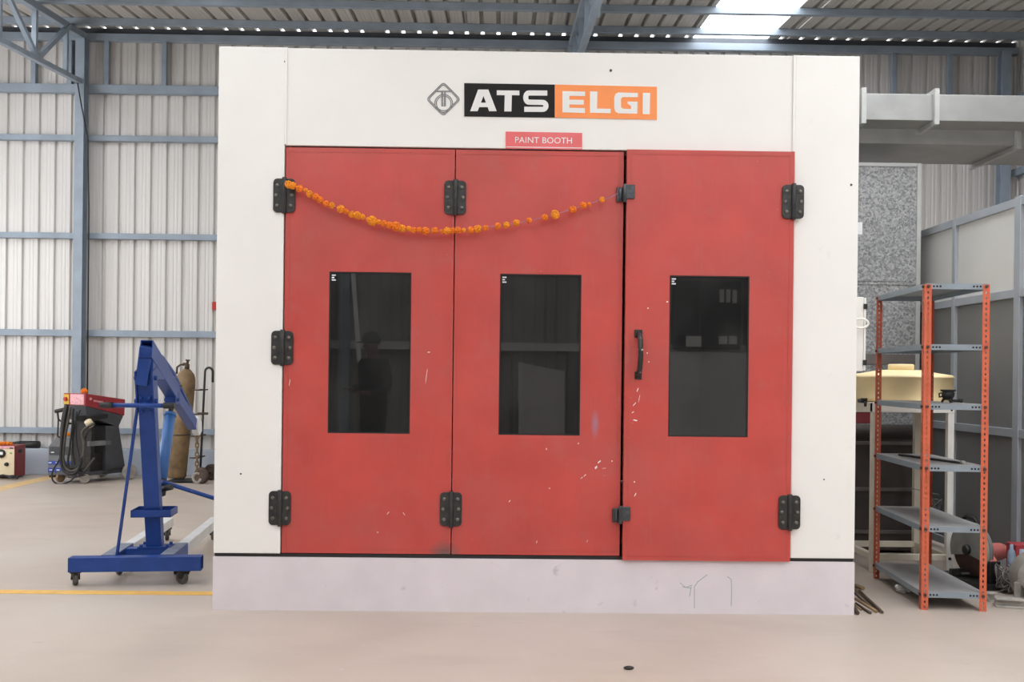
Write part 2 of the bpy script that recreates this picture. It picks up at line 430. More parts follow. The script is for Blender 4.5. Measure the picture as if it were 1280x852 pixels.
# eave members
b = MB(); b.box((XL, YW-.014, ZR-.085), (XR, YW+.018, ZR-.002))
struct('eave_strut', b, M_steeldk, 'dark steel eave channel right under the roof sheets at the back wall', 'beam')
zc0, zc1 = ZR-.175, ZR-.088
b = MB(); b.box((XL, YW-.09, zc0), (XR, YW-.005, zc1))
struct('eave_beam', b, M_steel, 'blue grey steel beam along the top of the back wall', 'beam', bevel=.004)
# purlins
yy = YW-.46; k = 0
while yy > YB:
    z = zroof(yy) - .005
    b = MB(); b.box((XL, yy-.03, z-.075), (XR, yy+.03, z))
    if k < 2: struct('roof_purlin', b, M_steel, ['blue grey steel purlin nearest the back wall', 'blue grey steel purlin crossing the roof, second from the back wall'][k], 'purlin')
    else:
        struct('roof_purlin', b, M_steel, 'blue grey steel purlin further forward under the roof', 'purlin')['group'] = 'purlins towards the front of the roof'
    yy -= .86; k += 1
# girts on the back wall
gl = [(111.5, 10.5, 'uppermost'), (173, 7, 'second from the top'), (295.2, 7, 'third from the top'), (416.6, 8, 'fourth from the top'), (538.5, 7, 'lowest, just above the kerb')]
for y, t, w in gl:
    z = at(136, y, YW-.06).z; hh = t/2*YW/F
    b = MB(); b.box((XL, YW-.085, z-hh), (XR, YW-.004, z+hh))
    struct('wall_girt', b, M_steel, 'blue grey horizontal steel rail on the back wall, ' + w, 'rail', bevel=.004)
zg1 = at(136, 111.5, YW-.06).z
# short studs between the top rail and the eave beam
def stud(x):
    b = MB(); b.box((x-.03, YW-.075, zg1+.05), (x+.03, YW-.01, zc0))
    o = struct('wall_stud', b, M_steel, 'short blue grey steel stud between eave beam and top rail of the back wall', 'stud', bevel=.004)
    o['group'] = 'studs under the eave beam'
for px in (43, 88, 134, 206): stud(at(px, 80, YW-.04).x)
for px in (1117, 1187): stud(at(px, 92, YW-.04).x)
# columns
def column(x, label, w=.11, d=.14):
    b = MB(); y = YW-.09-d/2
    b.box((x-w/2, y-d/2, 0), (x+w/2, y-d/2+.014, zc0)); b.box((x-w/2, y+d/2-.014, 0), (x+w/2, y+d/2, zc0)); b.box((x-.012, y-d/2+.014, 0), (x+.012, y+d/2-.014, zc0))
    return struct('steel_column', b, M_steel, label, 'column')
xc1 = at(98.5, 300, YW-.2).x; xc2 = at(716, 60, YW-.2).x; xc3 = at(1254, 160, YW-.15).x
column(xc1, 'blue grey steel column on the back wall left of the paint booth')
column(xc2, 'blue grey steel column on the back wall hidden behind the paint booth')
column(xc3, 'blue grey steel column in the back right corner')
# cable clipped down the left column
b = MB(); b.tube([V((xc1-.01, YW-.27, at(97, 102, YW-.27).z)), V((xc1+.06, YW-.30, at(99, 135, YW-.27).z)), V((xc1+.11, YW-.24, at(104, 172, YW-.2).z)), V((xc1+.11, YW-.18, at(104, 260, YW-.2).z)), V((xc1+.11, YW-.16, at(104, 520, YW-.2).z))], .008)
tag(b.build('electric_cable', M_black), 'thin black cable running down beside the left steel column', 'cable')
# roof trusses along the depth
def truss(x, label, y1, y0, lift=0.0):
    t = thing('roof_truss', label, 'truss', (x, y1, 0), kind='structure')
    zb = at(97, 100, YW-.3).z - (zroof(YW-.3)) + lift
    def bot(y): return V((x, y, zroof(y)+zb))
    def top(y): return V((x, y, zroof(y)-.14))
    b = MB(); b.bar(bot(y0), bot(y1), .065, .06); b.build('bottom_chord', M_steel, t, .004)
    b = MB(); b.bar(top(y0), top(y1), .09, .08); b.build('top_chord', M_steel, t, .004)
    y = y1-.5; i = 0
    while y > y0:
        b = MB(); b.bar(top(y), bot(y), .05, .05, V((0, 1, 0))); b.build('vertical_web', M_steel, t)
        yn = y-.78
        if i % 2 == 0: p, q = top(y), bot(yn)
        else: p, q = bot(y), top(yn)
        b = MB(); b.bar(p + V((.03, 0, 0)), q + V((.03, 0, 0)), .05, .05, V((1, 0, 0))); b.build('diagonal_web', M_steel, t)
        y = yn; i += 1
    return t
truss(xc1, 'blue grey steel roof truss meeting the left column', YW-.12, 2.0)
truss(xc2, 'blue grey steel roof truss above the middle of the paint booth', YW-.12, 2.0, .13)
# rails on the right wall
for z in (zg1, at(1264, 217, YW-.1).z):
    b = MB(); b.box((XR-.08, 4, z-.045), (XR-.002, YW-.1, z+.045))
    struct('wall_girt', b, M_steel, 'blue grey horizontal steel rail on the right side wall, ' + ('upper' if z == zg1 else 'lower'), 'rail')
# red call box on the back wall
p = at(268, 382, YW-.06)
b = MB(); b.box((p.x-.035, YW-.05, p.z-.05), (p.x+.06, YW+.003, p.z+.05)); bx = b.build('alarm_box', M_redsw, bevel=.006)
tag(bx, 'small red box mounted on the back wall beside the paint booth edge', 'alarm box')
# painted floor lines
y = floor_pt(100, 740).y
b = MB(); b.box((XL, y-.05, 0), (at(275, 740, y).x+.6, y+.045, .0015))
struct('floor_line', b, M_yellow, 'bright yellow line painted across the floor in front of the blue crane', 'floor line')
p0, p1 = floor_pt(0, 610.5), floor_pt(60, 596.8)
b = MB(); b.box((p0.x-.10, 6.2, 0), (p0.x+.10, YK-.02, .0015))
struct('floor_line', b, M_yellow2, 'worn yellow line painted on the floor beside the red charger', 'floor line')
# what stands behind the photographer and shows as reflections in the panes
def mir(px, py, Yo):
    p = at(px, py, 2*YF - Yo); return V((p.x, Yo, p.z))
b = MB(); xx = mir(431, 400, YB+.2).x; b.box((xx-.09, YB+.05, 0), (xx+.09, YB+.3, zroof(YB)-.05)); struct('steel_column', b, M_steel, 'blue steel column behind the photographer', 'column')
z0, z1 = mir(640, 438, YB+.1).z, mir(640, 428, YB+.1).z
b = MB(); b.box((XL, YB+.02, z0), (XR, YB+.15, z1)); struct('trim_1', b, M_sheet, 'pale ledge along the wall behind the photographer', 'ledge')
b = MB(); b.bar(mir(449, 452, YB+.6), mir(441, 336, YB+.4), .07, .07); struct('trim_2', b, M_letter, 'leaning pole behind the photographer', 'pole')
q = [mir(648, 452, YB+.5), mir(706, 464, YB+.5), mir(706, 560, YB+.5), mir(648, 560, YB+.5)]
b = MB(); b.prism(q, (0, -.1, 0)); struct('trim_3', b, M_sheet, 'grey board behind the photographer', 'board')
b = MB(); q0, q1 = mir(842, 436, YB+.3), mir(926, 352, YB+.3); b.box((q0.x, YB+.02, q0.z), (q1.x, YB+.3, q1.z)); struct('trim_4', b, M_dkgrey, 'dark switchboard behind the photographer', 'switchboard')
for a0, a1, c0, c1 in ((857, 876, 420, 433), (898, 908, 420, 430), (910, 920, 420, 430), (899, 904, 362, 378), (907, 912, 362, 378), (915, 920, 363, 379)):
    b = MB(); q0, q1 = mir(a0, c1, YB+.32), mir(a1, c0, YB+.32); b.box((q0.x, YB+.3, q0.z), (q1.x, YB+.36, q1.z)); struct('trim_5', b, M_standw, 'pale socket on the switchboard behind the photographer', 'socket')
b = MB(); q0, q1 = mir(830, 560, YB+.3), mir(945, 437, YB+.3); b.box((q0.x, YB+.02, max(0, q0.z)), (q1.x, YB+.25, q1.z-.05)); struct('trim_6', b, M_letter, 'pale panel under the switchboard behind the photographer', 'panel')

# someone standing beside the photographer, seen as a dark shape in the left pane
pv = mir(467, 470, -.35)
per = thing('person', 'person in dark clothes standing beside the photographer, reflected in the left pane', 'person', (pv.x, -.35, 0), math.radians(48))
def skin(name, verts, edges, radii, m, lv=2):
    me = bpy.data.meshes.new(name); me.from_pydata(verts, edges, []); me.materials.append(m)
    o = bpy.data.objects.new(name, me); COL.objects.link(o); o.parent = per
    sk = o.modifiers.new('skin', 'SKIN'); sk.use_smooth_shade = True
    for v, r in zip(me.skin_vertices[0].data, radii): v.radius = r if isinstance(r, tuple) else (r, r)
    me.skin_vertices[0].data[0].use_root = True
    ss = o.modifiers.new('sub', 'SUBSURF'); ss.levels = lv; ss.render_levels = lv
    return o
bv = [(0, 0, .92), (0, .01, 1.12), (0, .0, 1.36), (0, .01, 1.47), (0, .03, 1.53), (0, .04, 1.60), (0, .045, 1.68),
      (.10, 0, .86), (.11, .02, .48), (.115, -.01, .09), (.12, .13, .03), (-.10, 0, .86), (-.11, .02, .48), (-.115, -.01, .09), (-.12, .13, .03),
      (.18, 0, 1.40), (.24, -.03, 1.13), (.17, .18, 1.06), (.13, .26, 1.08), (-.18, 0, 1.40), (-.24, -.03, 1.13), (-.16, .18, 1.10), (-.10, .26, 1.12)]
be = [(0, 1), (1, 2), (2, 3), (3, 4), (4, 5), (5, 6), (0, 7), (7, 8), (8, 9), (9, 10), (0, 11), (11, 12), (12, 13), (13, 14), (2, 15), (15, 16), (16, 17), (17, 18), (2, 19), (19, 20), (20, 21), (21, 22)]
br = [(.16, .11), (.15, .10), (.16, .10), .06, .055, (.085, .10), (.075, .09), .085, .058, .042, (.045, .03), .085, .058, .042, (.045, .03), .06, .043, .03, .024, .06, .043, .03, .024]
skin('body', bv, be, br, M_skin)
cv = bv[:3] + [(0, .01, 1.45)] + bv[7:10] + bv[11:14] + bv[15:18] + bv[19:22]
ce = [(0, 1), (1, 2), (2, 3), (0, 4), (4, 5), (5, 6), (0, 7), (7, 8), (8, 9), (2, 10), (10, 11), (11, 12), (2, 13), (13, 14), (14, 15)]
cr_ = [(.185, .13), (.175, .12), (.185, .12), .075, .105, .076, .06, .105, .076, .06, .078, .058, .042, .078, .058, .042]
skin('clothing', cv, ce, cr_, M_cloth)
for sx in (1, -1):
    for k in range(5):
        a = V((sx*(.13 if sx > 0 else .10) + (k-2)*.014, .265, (1.08 if sx > 0 else 1.12))); l = (.045, .07, .075, .07, .055)[k]
        skin('finger', [tuple(a), tuple(a+V((0, l*.6, .004))), tuple(a+V((-sx*.006, l, -.014)))], [(0, 1), (1, 2)], [.011, .009, .007], M_skin, 1)
b = MB(); pw = loc_of(per)
b.lathe([(.100, -.01), (.104, .03), (.09, .08), (.055, .115), (0, .125)], pw @ V((0, .04, 1.63)), seg=20, sy=1.1); b.prism([pw @ V(q) for q in ((-.07, .12, 1.635), (.07, .12, 1.635), (.05, .21, 1.62), (-.05, .21, 1.62))], (0, 0, .008)); b.build('cap', M_cloth, per)
b = MB(); b.sphere(pw @ V((0, .135, 1.585)), .016, (.8, 1.1, 1.3), 8, 6); b.build('nose', M_skin, per)

# ------------------------------------------------------------------ paint booth
X0, X1 = at(269.7, 410, YF).x, at(1071.2, 419, YF).x
ZT = (at(274, 58, YF).z + at(1075, 70, YF).z)/2
OX0, OX1 = at(353.3, 440, YF).x, at(990, 440, YF).x       # door opening
OZ1 = (at(357, 183, YF).z + at(990, 191.5, YF).z)/2
PZ = (at(267, 694.5, YF).z + at(1068, 700, YF).z)/2       # top of the plinth
DB = 4.0
booth = thing('paint_booth', 'large white spray paint booth with three red doors and a lilac plinth', 'paint booth', ((X0+X1)/2, YF, 0))
T = .05
def bpart(name, lo, hi, m, bevel=.004, parent=None):
    b = MB(); b.box(lo, hi); return b.build(name, m, parent or booth, bevel)
bpart('side_panel', (X0, YF, PZ+.012), (OX0-.002, YF+T, ZT), M_white)
bpart('side_panel', (OX1+.002, YF, PZ+.012), (X1, YF+T, ZT), M_white)
hd = bpart('header_panel', (OX0+.001, YF+.003, OZ1+.006), (OX1-.001, YF+T, ZT-.002), M_white)
b = MB(); b.box((X0, YF-.004, 0), (X1, YF+.9, PZ-.006)); yp = YF-.0042; nb = len(b.bm.faces)
for pts in (((868, 760), (868, 733), (872, 727), (884, 718)), ((909, 720), (914, 724), (914.5, 735), (914, 757)), ((850, 728), (857, 734), (865, 731)), ((853, 733), (864, 735)), ((864, 733), (862, 745))):
    b.stroke([at(x, y, yp) for x, y in pts], .0032, (0, 1, 0), (0, -.0008, 0))
b.bm.faces.ensure_lookup_table()
for f in list(b.bm.faces)[nb:]: f.material_index = 1
b.build('plinth', [M_plinth, M_ink], booth, 0)
bpart('sill_gap', (X0+.006, YF+.006, PZ-.006), (X1-.006, YF+.4, PZ+.012), M_gap, 0)
b = MB()
b.box((X0, YF+T, PZ+.012), (X0+.05, YF+DB, ZT)); b.box((X1-.05, YF+T, PZ+.012), (X1, YF+DB, ZT))
b.box((X0+.05, YF+DB-.05, PZ+.012), (X1-.05, YF+DB, ZT)); b.box((X0+.05, YF+T, ZT-.05), (X1-.05, YF+DB-.05, ZT))
b.box((X0+.05, YF+.9, 0), (X1-.05, YF+DB, PZ))
b.build('shell', M_white, booth)
for px in (357.5, 992.5):
    b = MB(); x = at(px, 120, YF).x; b.box((x-.007, YF-.004, OZ1+.01), (x+.007, YF+.002, ZT-.001)); b.build('cover_strip', M_white, booth, .002)
b = MB(); b.box((OX0, YF+.03, PZ), (OX0+.03, YF+.12, OZ1)); b.box((OX1-.03, YF+.03, PZ), (OX1, YF+.12, OZ1)); b.box((OX0+.03, YF+.03, OZ1-.02), (OX1-.03, YF+.12, OZ1+.006))
b.build('door_jamb', M_gap, booth)

def bolt_dome(b, x, y, z, r=.0105): b.lathe([(r, 0), (r, -.004), (r*.7, -.008), (0, -.009)][::-1], (x, y, z), V((0, 1, 0)), 10)
def hinge(door, px, py, yface, w=.118, h=.183, wear=False):
    c = at(px, py, yface); rl = .022
    n = 4; pts = []
    for cx, cz, a0 in ((w/2-rl, h/2-rl, 0), (-w/2+rl, h/2-rl, 90), (-w/2+rl, -h/2+rl, 180), (w/2-rl, -h/2+rl, 270)):
        for i in range(n+1):
            a = math.radians(a0 + 90*i/n); pts.append(V((c.x+cx+rl*math.cos(a), yface-.001, c.z+cz+rl*math.sin(a))))
    b = MB(); b.prism(pts, (0, -.008, 0))
    b.cyl((c.x+.002, yface-.012, c.z-h/2-.006), (c.x+.002, yface-.012, c.z+h/2+.006), .0125, seg=12)
    nb = len(b.bm.faces)
    for sx in (-1, 1):
        for sz, ox in ((.30, .0), (0, .006), (-.30, 0)):
            bolt_dome(b, c.x+sx*(.036+ox), yface-.008, c.z+sz*h)
    b.bm.faces.ensure_lookup_table()
    for f in list(b.bm.faces)[nb:]: f.material_index = 1
    o = b.build('hinge', [M_hinge, M_bolt], door, .002)
    return o
def latch(door, px, py, yface, w=.088):
    c = at(px, py, yface); b = MB()
    b.box((c.x-w*.62, yface-.018, c.z-.042), (c.x-.012, yface-.001, c.z+.034))
    b.box((c.x-.006, yface-.040, c.z-.030), (c.x+w*.46, yface-.030, c.z+.046))
    b.cyl((c.x-.012, yface-.030, c.z-.048), (c.x-.012, yface-.030, c.z+.05), .011, seg=10)
    b.cyl((c.x-w*.4, yface-.020, c.z-.036), (c.x-w*.4, yface-.020, c.z+.028), .010, seg=10)
    b.cyl((c.x+.020, yface-.044, c.z+.008), (c.x+.020, yface-.038, c.z+.008), .013, seg=10)
    return b.build('latch', M_latch, door, .004)
def chip(bb, px, py, yf, l, w, ang):
    p = at(px, py, yf-.0006); u = V((math.cos(ang), 0, math.sin(ang))); n = V((-math.sin(ang), 0, math.cos(ang)))
    bb.prism([p-u*l/2-n*w/3, p+u*l/3-n*w/2, p+u*l/2+n*w/3, p-u*l/4+n*w/2], (0, -.0006, 0))
CHIPS = [
 [(533, 470, .09, .0025, 1.45), (536, 440, .015, .005, 0), (485, 641, .022, .003, .9), (505, 642, .022, .003, 2.2), (472, 665, .01, .004, 0), (362, 478, .04, .003, 1.4)],
 [(749, 577, .024, .007, .7), (745, 584, .02, .011, .9), (731, 594, .02, .004, .8), (727, 597, .016, .004, .8), (765, 576, .007, .007, 0), (683, 561, .012, .004, 1.4), (723, 554, .009, .005, 1.2), (637, 626, .016, .004, .8), (687, 610, .006, .006, 0), (755, 585, .024, .002, .1), (671, 677, .016, .003, 1.3), (734, 676, .016, .002, 1.3)],
 [(797, 487, .026, .004, 1.2), (793, 505, .028, .004, .9), (794, 525, .026, .007, -.2), (791, 515, .016, .004, .6), (810, 385, .009, .006, .5), (809, 441, .009, .006, 1), (811, 452, .008, .005, 0), (834, 377, .011, .008, 0), (799, 498, .045, .002, 1.4), (794, 618, .024, .005, 1.1), (793, 602, .008, .008, 0)]]
def leaf(x0, x1, pane, chips, proud=0.0, z0=PZ+.016, z1=OZ1-.004, th=.045):
    """door leaf with a window cut through it; pane = (px, py, px, py) of two opposite corners"""
    yf = YF + .004 - proud
    a, c = at(pane[0], pane[3], yf), at(pane[2], pane[1], yf)
    b = MB()
    xs = [x0, a.x, c.x, x1]; zs = [z0, a.z, c.z, z1]
    for y in (yf, yf+th):
        g = [[b.bm.verts.new((x, y, z)) for x in xs] for z in zs]
        for r in range(3):
            for k in range(3):
                if r == 1 and k == 1: continue
                q = [g[r][k], g[r][k+1], g[r+1][k+1], g[r+1][k]]
                b.face(q if y == yf else q[::-1])
        if y == yf: g0 = g
    def wall(i0, j0, i1, j1): b.face([g0[i0][j0], g0[i1][j1], g[i1][j1], g[i0][j0]])
    for k in range(3): wall(0, k, 0, k+1); wall(3, k+1, 3, k); wall(k+1, 0, k, 0); wall(k, 3, k+1, 3)
    wall(1, 2, 1, 1); wall(2, 1, 2, 2); wall(1, 1, 2, 1); wall(2, 2, 1, 2)
    # pressed edge line of the sheet, 2 cm in from the rim
    e = .022
    for lo, hi in (((x0+e, z1-e-.003), (x1-e, z1-e)), ((x0+e, z0+e), (x1-e, z0+e+.003)), ((x0+e, z0+e), (x0+e+.003, z1-e)), ((x1-e-.003, z0+e), (x1-e, z1-e))):
        b.box((lo[0], yf-.0015, lo[1]), (hi[0], yf+.001, hi[1]))
    nb = len(b.bm.faces)
    for ch in chips: chip(b, ch[0], ch[1], yf, *ch[2:])
    b.bm.faces.ensure_lookup_table()
    for f in list(b.bm.faces)[nb:]: f.material_index = 1
    d = b.build('door', [M_red, M_letter], booth, 0)
    b = MB(); b.box((a.x-.001, yf+.008, a.z-.001), (c.x+.001, yf+.013, c.z+.001)); b.build('window_pane', M_glass, d)
    b = MB(); g = .007
    for lo, hi in (((a.x, a.z), (c.x, a.z+g)), ((a.x, c.z-g), (c.x, c.z)), ((a.x, a.z+g), (a.x+g, c.z-g)), ((c.x-g, a.z+g), (c.x, c.z-g))):
        b.box((lo[0], yf+.001, lo[1]), (hi[0], yf+.008, hi[1]))
    b.build('window_gasket', M_gap, d)
    b = MB()
    for k, wd in enumerate((.022, .014, .022)):
        b.box((a.x+.012, yf+.0072, c.z-.022-k*.013), (a.x+.012+wd, yf+.0078, c.z-.015-k*.013))
    b.build('glass_sticker', M_paper, d)
    return d, yf
dx1, dx2 = at(566.5, 440, YF).x, at(779.5, 440, YF).x
d1, y1 = leaf(OX0+.006, dx1-.003, (409.5, 340.5, 514.5, 541), CHIPS[0])
d2, y2 = leaf(dx1+.003, dx2-.010, (623, 343.2, 727, 543.2), CHIPS[1])
d3, y3 = leaf(dx2+.004, OX1-.006, (835, 345.2, 937, 545.3), CHIPS[2], proud=.030, z0=PZ-.002, z1=OZ1+.004)
for px, py in ((355.5, 244.5), (353, 434.5), (349.8, 634.5)): hinge(d1, px, py, YF)
for px, py in ((569, 247), (563.6, 636)): hinge(d1, px, py, y1-.002)
for px, py in ((991, 252.3), (986.4, 640)): hinge(d3, px, py, y3-.002)
latch(d3, 783, 242.8, y3+.028); latch(d3, 777.6, 642.5, y3+.028)
# pull handle
c = at(798, 443, y3); hh = .112
b = MB(); path = [V((c.x, y3, c.z+hh)), V((c.x, y3-.03, c.z+hh-.01)), V((c.x+.003, y3-.045, c.z+hh-.03)), V((c.x+.006, y3-.05, c.z)), V((c.x+.002, y3-.045, c.z-hh+.03)), V((c.x-.002, y3-.03, c.z-hh+.01)), V((c.x-.002, y3, c.z-hh))]
b.tube(path, .014, 10); b.box((c.x-.024, y3-.006, c.z+hh-.02), (c.x+.02, y3-.0005, c.z+hh+.022)); b.box((c.x-.02, y3-.006, c.z-hh-.022), (c.x+.02, y3-.0005, c.z-hh+.02))
M_handle = mat('handle_chipped_black', (.03, .03, .028), .4, .3, var=.3, scale=30); overlay(M_handle, 'noise', (.6, .57, .52), 34, .60, .64, .9)
b.build('handle', M_handle, d3, .002)
# stains of their own on the doors
blot(M_red, tuple(loc_of(booth).inverted() @ at(556, 696, YF)), (.10, .4, .10), (.10, .095, .09), .85)
blot(M_red, tuple(loc_of(booth).inverted() @ at(744, 530, YF)), (.025, .4, .085), (.34, .20, .28), .7)
# small holes and specks in the white panels
for px, py, r in ((763.5, 88, .010), (1064, 231, .009), (356.5, 77, .008), (301, 592, .007), (1030, 599, .006)):
    b = MB(); p = at(px, py, YF); b.cyl((p.x, YF-.001, p.z), (p.x, YF+.004, p.z), r*.75, seg=8); b.build('screw_hole', M_hinge, booth)
# signs
ys = YF + .002
def quad(x0, y0a, x1, y0b, y1b, y1a, yy, th):
    b = MB(); b.prism([at(x0, y0a, yy), at(x1, y0b, yy), at(x1, y1b, yy), at(x0, y1a, yy)], (0, -th, 0)); return b
sb = quad(580.3, 104, 693.4, 105.8, 147, 145.5, ys, .003).build('name_sign', M_signblack, booth)
so = quad(693.4, 105.8, 821, 108.6, 149.6, 147, ys, .003).build('name_sign', M_signorange, booth)
yl = ys - .003
def cpx(x, y): return at(520 + x/7.111, 90 + y/7.111, yl)
def cpe(x, y): return at(690 + x/7.747, 90 + y/7.747, yl)
b = MB(); ex = (0, -.0015, 0)
# A as four bars so that its counter stays open
for q in (((482, 348), (552, 156), (600, 156), (600, 212), (548, 348)), ((717, 348), (650, 348), (600, 212), (600, 156), (643, 156)), ((577, 272), (623, 272), (637, 312), (562, 312))):
    b.prism([cpx(*p) for p in q], ex)
b.prism([cpx(*p) for p in ((718, 163), (919, 165), (919, 207), (852, 206), (848, 350), (785, 350), (789, 206), (718, 205))], ex)
sp = [(1167, 187), (1010, 186)]
for i in range(1, 10):
    a = PI/2 + PI*i/10; sp.append((1005+30*math.cos(a), 227-41*math.sin(a)))
sp += [(1010, 268), (1120, 270)]
for i in range(1, 10):
    a = PI/2 - PI*i/10; sp.append((1125+30*math.cos(a), 301-31*math.sin(a)))
sp += [(1118, 332), (962, 331)]
b.stroke([cpx(*p) for p in sp], 45/7.111*YF/F, (0, 1, 0), ex)
b.build('lettering', M_letter, sb)
b = MB()
b.prism([cpe(*p) for p in ((100, 185), (320, 190), (320, 232), (168, 230), (168, 268), (308, 270), (308, 316), (168, 314), (168, 346), (318, 350), (318, 396), (100, 390))], ex)
b.prism([cpe(*p) for p in ((368, 188), (440, 190), (436, 354), (568, 356), (566, 398), (368, 394))], ex)
b.prism([cpe(*p) for p in ((832, 203), (645, 198), (617, 210), (603, 245), (603, 350), (615, 385), (645, 400), (825, 403), (828, 288), (732, 286), (732, 308), (765, 328), (765, 358), (692, 356), (668, 342), (668, 262), (682, 243), (832, 244))], ex)
b.prism([cpe(*p) for p in ((880, 202), (950, 203), (946, 409), (878, 406))], ex)
b.build('lettering', M_letter, so)
# emblem: diamond, ring and a double stemmed T in grey line
yl = ys
b = MB(); w = 1.6*YF/F
def rdiamond(r, k=.14):
    out = []
    for i in range(4):
        a = i*PI/2; cx_, cy_ = 244+r*math.cos(a), 241+r*math.sin(a)
        nx, ny = 244+r*math.cos(a+PI/2), 241+r*math.sin(a+PI/2); pxx, pyy = 244+r*math.cos(a-PI/2), 241+r*math.sin(a-PI/2)
        p0 = (cx_+(pxx-cx_)*k, cy_+(pyy-cy_)*k); p2 = (cx_+(nx-cx_)*k, cy_+(ny-cy_)*k)
        for t in (0, .33, .67, 1): out.append(((1-t)**2*p0[0]+2*t*(1-t)*cx_+t*t*p2[0], (1-t)**2*p0[1]+2*t*(1-t)*cy_+t*t*p2[1]))
    return out
for r in (150, 134): b.stroke([cpx(*p) for p in rdiamond(r)], w*.75, (0, 1, 0), (0, -.0015, 0), True)
for r in (79, 65): b.stroke([cpx(246+r*math.cos(2*PI*i/28), 279+r*math.sin(2*PI*i/28)) for i in range(28)], w*.7, (0, 1, 0), (0, -.0012, 0), True)
b.stroke([cpx(170, 172), cpx(316, 172)], w*1.1, (0, 1, 0), (0, -.0017, 0))
for x in (233, 257): b.stroke([cpx(x, 172), cpx(x, 305)], w*1.35, (0, 1, 0), (0, -.0019, 0))
b.build('emblem', M_grey_ink, booth)
sr = quad(632, 164.5, 727.6, 166.3, 187.2, 185.8, ys-.0, .004).build('name_plate', M_signred, booth)
def text_mesh(txt, p, width, m, parent, name, th=.0012):
    cu = bpy.data.curves.new('text', 'FONT'); cu.body = txt; cu.extrude = th/2; cu.align_x = 'CENTER'; cu.align_y = 'CENTER'; cu.space_character = 1.04
    o = bpy.data.objects.new('text', cu); COL.objects.link(o); bpy.context.view_layer.update()
    me = bpy.data.meshes.new_from_object(o.evaluated_get(bpy.context.evaluated_depsgraph_get()))
    bpy.data.objects.remove(o); k = width/max(1e-6, max(v.co.x for v in me.vertices)-min(v.co.x for v in me.vertices))
    mm = loc_of(root_of(parent)).inverted() @ Matrix.Translation(p) @ Matrix.Rotation(math.radians(-.0), 4, 'Y') @ Matrix.Rotation(PI/2, 4, 'X')
    for v in me.vertices: v.co = mm @ V((v.co.x*k, v.co.y*k, v.co.z))
    me.materials.clear(); me.materials.append(m)
    q = bpy.data.objects.new(name, me); COL.objects.link(q); q.parent = parent; return q
text_mesh('PAINT BOOTH', at(679.5, 175.6, ys-.0046), 71*YF/F, M_letter, sr, 'lettering')
b = MB(); b.stroke([at(632.6, 183.6, ys-.004), at(727, 184.8, ys-.004)], .004, (0, 1, 0), (0, -.001, 0)); b.build('rule_line', M_letter, sr)

# ------------------------------------------------------------------ marigold garland
def flower_mesh(name, seed, r=.020):
    rr = random.Random(seed); b = MB()
    b.sphere((0, 0, 0), r*.72, seg=8, rings=6)
    for k in range(26):
        z = 1-2*(k+.5)/26; a = k*2.399; q = math.sqrt(1-z*z); n = V((q*math.cos(a), q*math.sin(a), z))
        b.sphere(n*r*.74, r*rr.uniform(.30, .42), (1, 1, .8), 6, 4)
    me = bpy.data.meshes.new(name); b.bm.to_mesh(me); b.bm.free()
    me.materials.append(M_marigold if seed % 2 else M_marigold2); return me
FM = [flower_mesh('marigold', s) for s in range(4)]
gpts = [(361, 230), (366, 232), (374.5, 235), (382, 238), (387, 242), (395, 246.5), (400, 250), (408, 254), (415, 256), (426, 261.5), (433, 264.5), (439.5, 267), (446.5, 269), (453, 271), (460, 274), (465.5, 276), (473, 278), (480, 279.5), (487, 281.5), (495, 283.5), (503, 285), (511, 286), (517, 287), (524, 287.5), (532, 288), (543.5, 288.5), (552, 288.5), (559, 288.8), (566, 288.5), (573, 287.8), (580, 287.8), (588.5, 287), (597, 286), (607, 284.5), (622.5, 281.8), (633, 280.8), (645.5, 279), (661.5, 275.5), (681, 271.3), (694, 268), (716, 261), (729, 257), (736.5, 254.5), (752.5, 249.8)]
gsz = [1.0, 1.0, .95, .55, 1.0, .95, .9, .85, .9, 1.05, .8, .85, 1.05, .85, .6, 1.2, .7, .9, .95, 1.2, 1.0, .7, .8, .8, 1.1, .95, .6, 1.0, .8, .9, .65, .95, 1.05, .75, .95, .9, .9, .75, .9, 1.15, 1.0, .9, .6, .8]
GY = YF - .052
gar = thing('marigold_garland', 'orange marigold garland strung across the upper part of the red booth doors', 'garland', at(566, 288, GY))
gp = [at(x, y, GY) for x, y in gpts]
for p, s in zip(gp, gsz):
    o = bpy.data.objects.new('marigold_flower', FM[random.randrange(4)]); COL.objects.link(o); o.parent = gar
    q = 1.0*s; o.matrix_local = Matrix.Translation(loc_of(gar).inverted() @ (p + V((0, random.uniform(-.004, .003), random.uniform(-.003, .003))))) @ Matrix.Rotation(random.uniform(0, 6), 4, 'Z') @ Matrix.Rotation(random.uniform(0, 6), 4, 'X') @ Matrix.Diagonal((q*random.uniform(.85, 1.05), q, q*random.uniform(.95, 1.15), 1))
b = MB(); b.tube([at(357, 227, GY)] + gp + [at(762, 246.5, GY), at(772, 242, GY)], .0022, 5); b.build('string', M_string, gar)

def flower(p, s, label, group=None):
    o = bpy.data.objects.new('marigold_flower', FM[random.randrange(4)]); COL.objects.link(o)
    o.matrix_world = Matrix.Translation(V(p) + V((0, 0, .019*s))) @ Matrix.Diagonal((s, s, s, 1)); WM[o.name] = o.matrix_world.copy()
    return tag(o, label, 'flower', group)

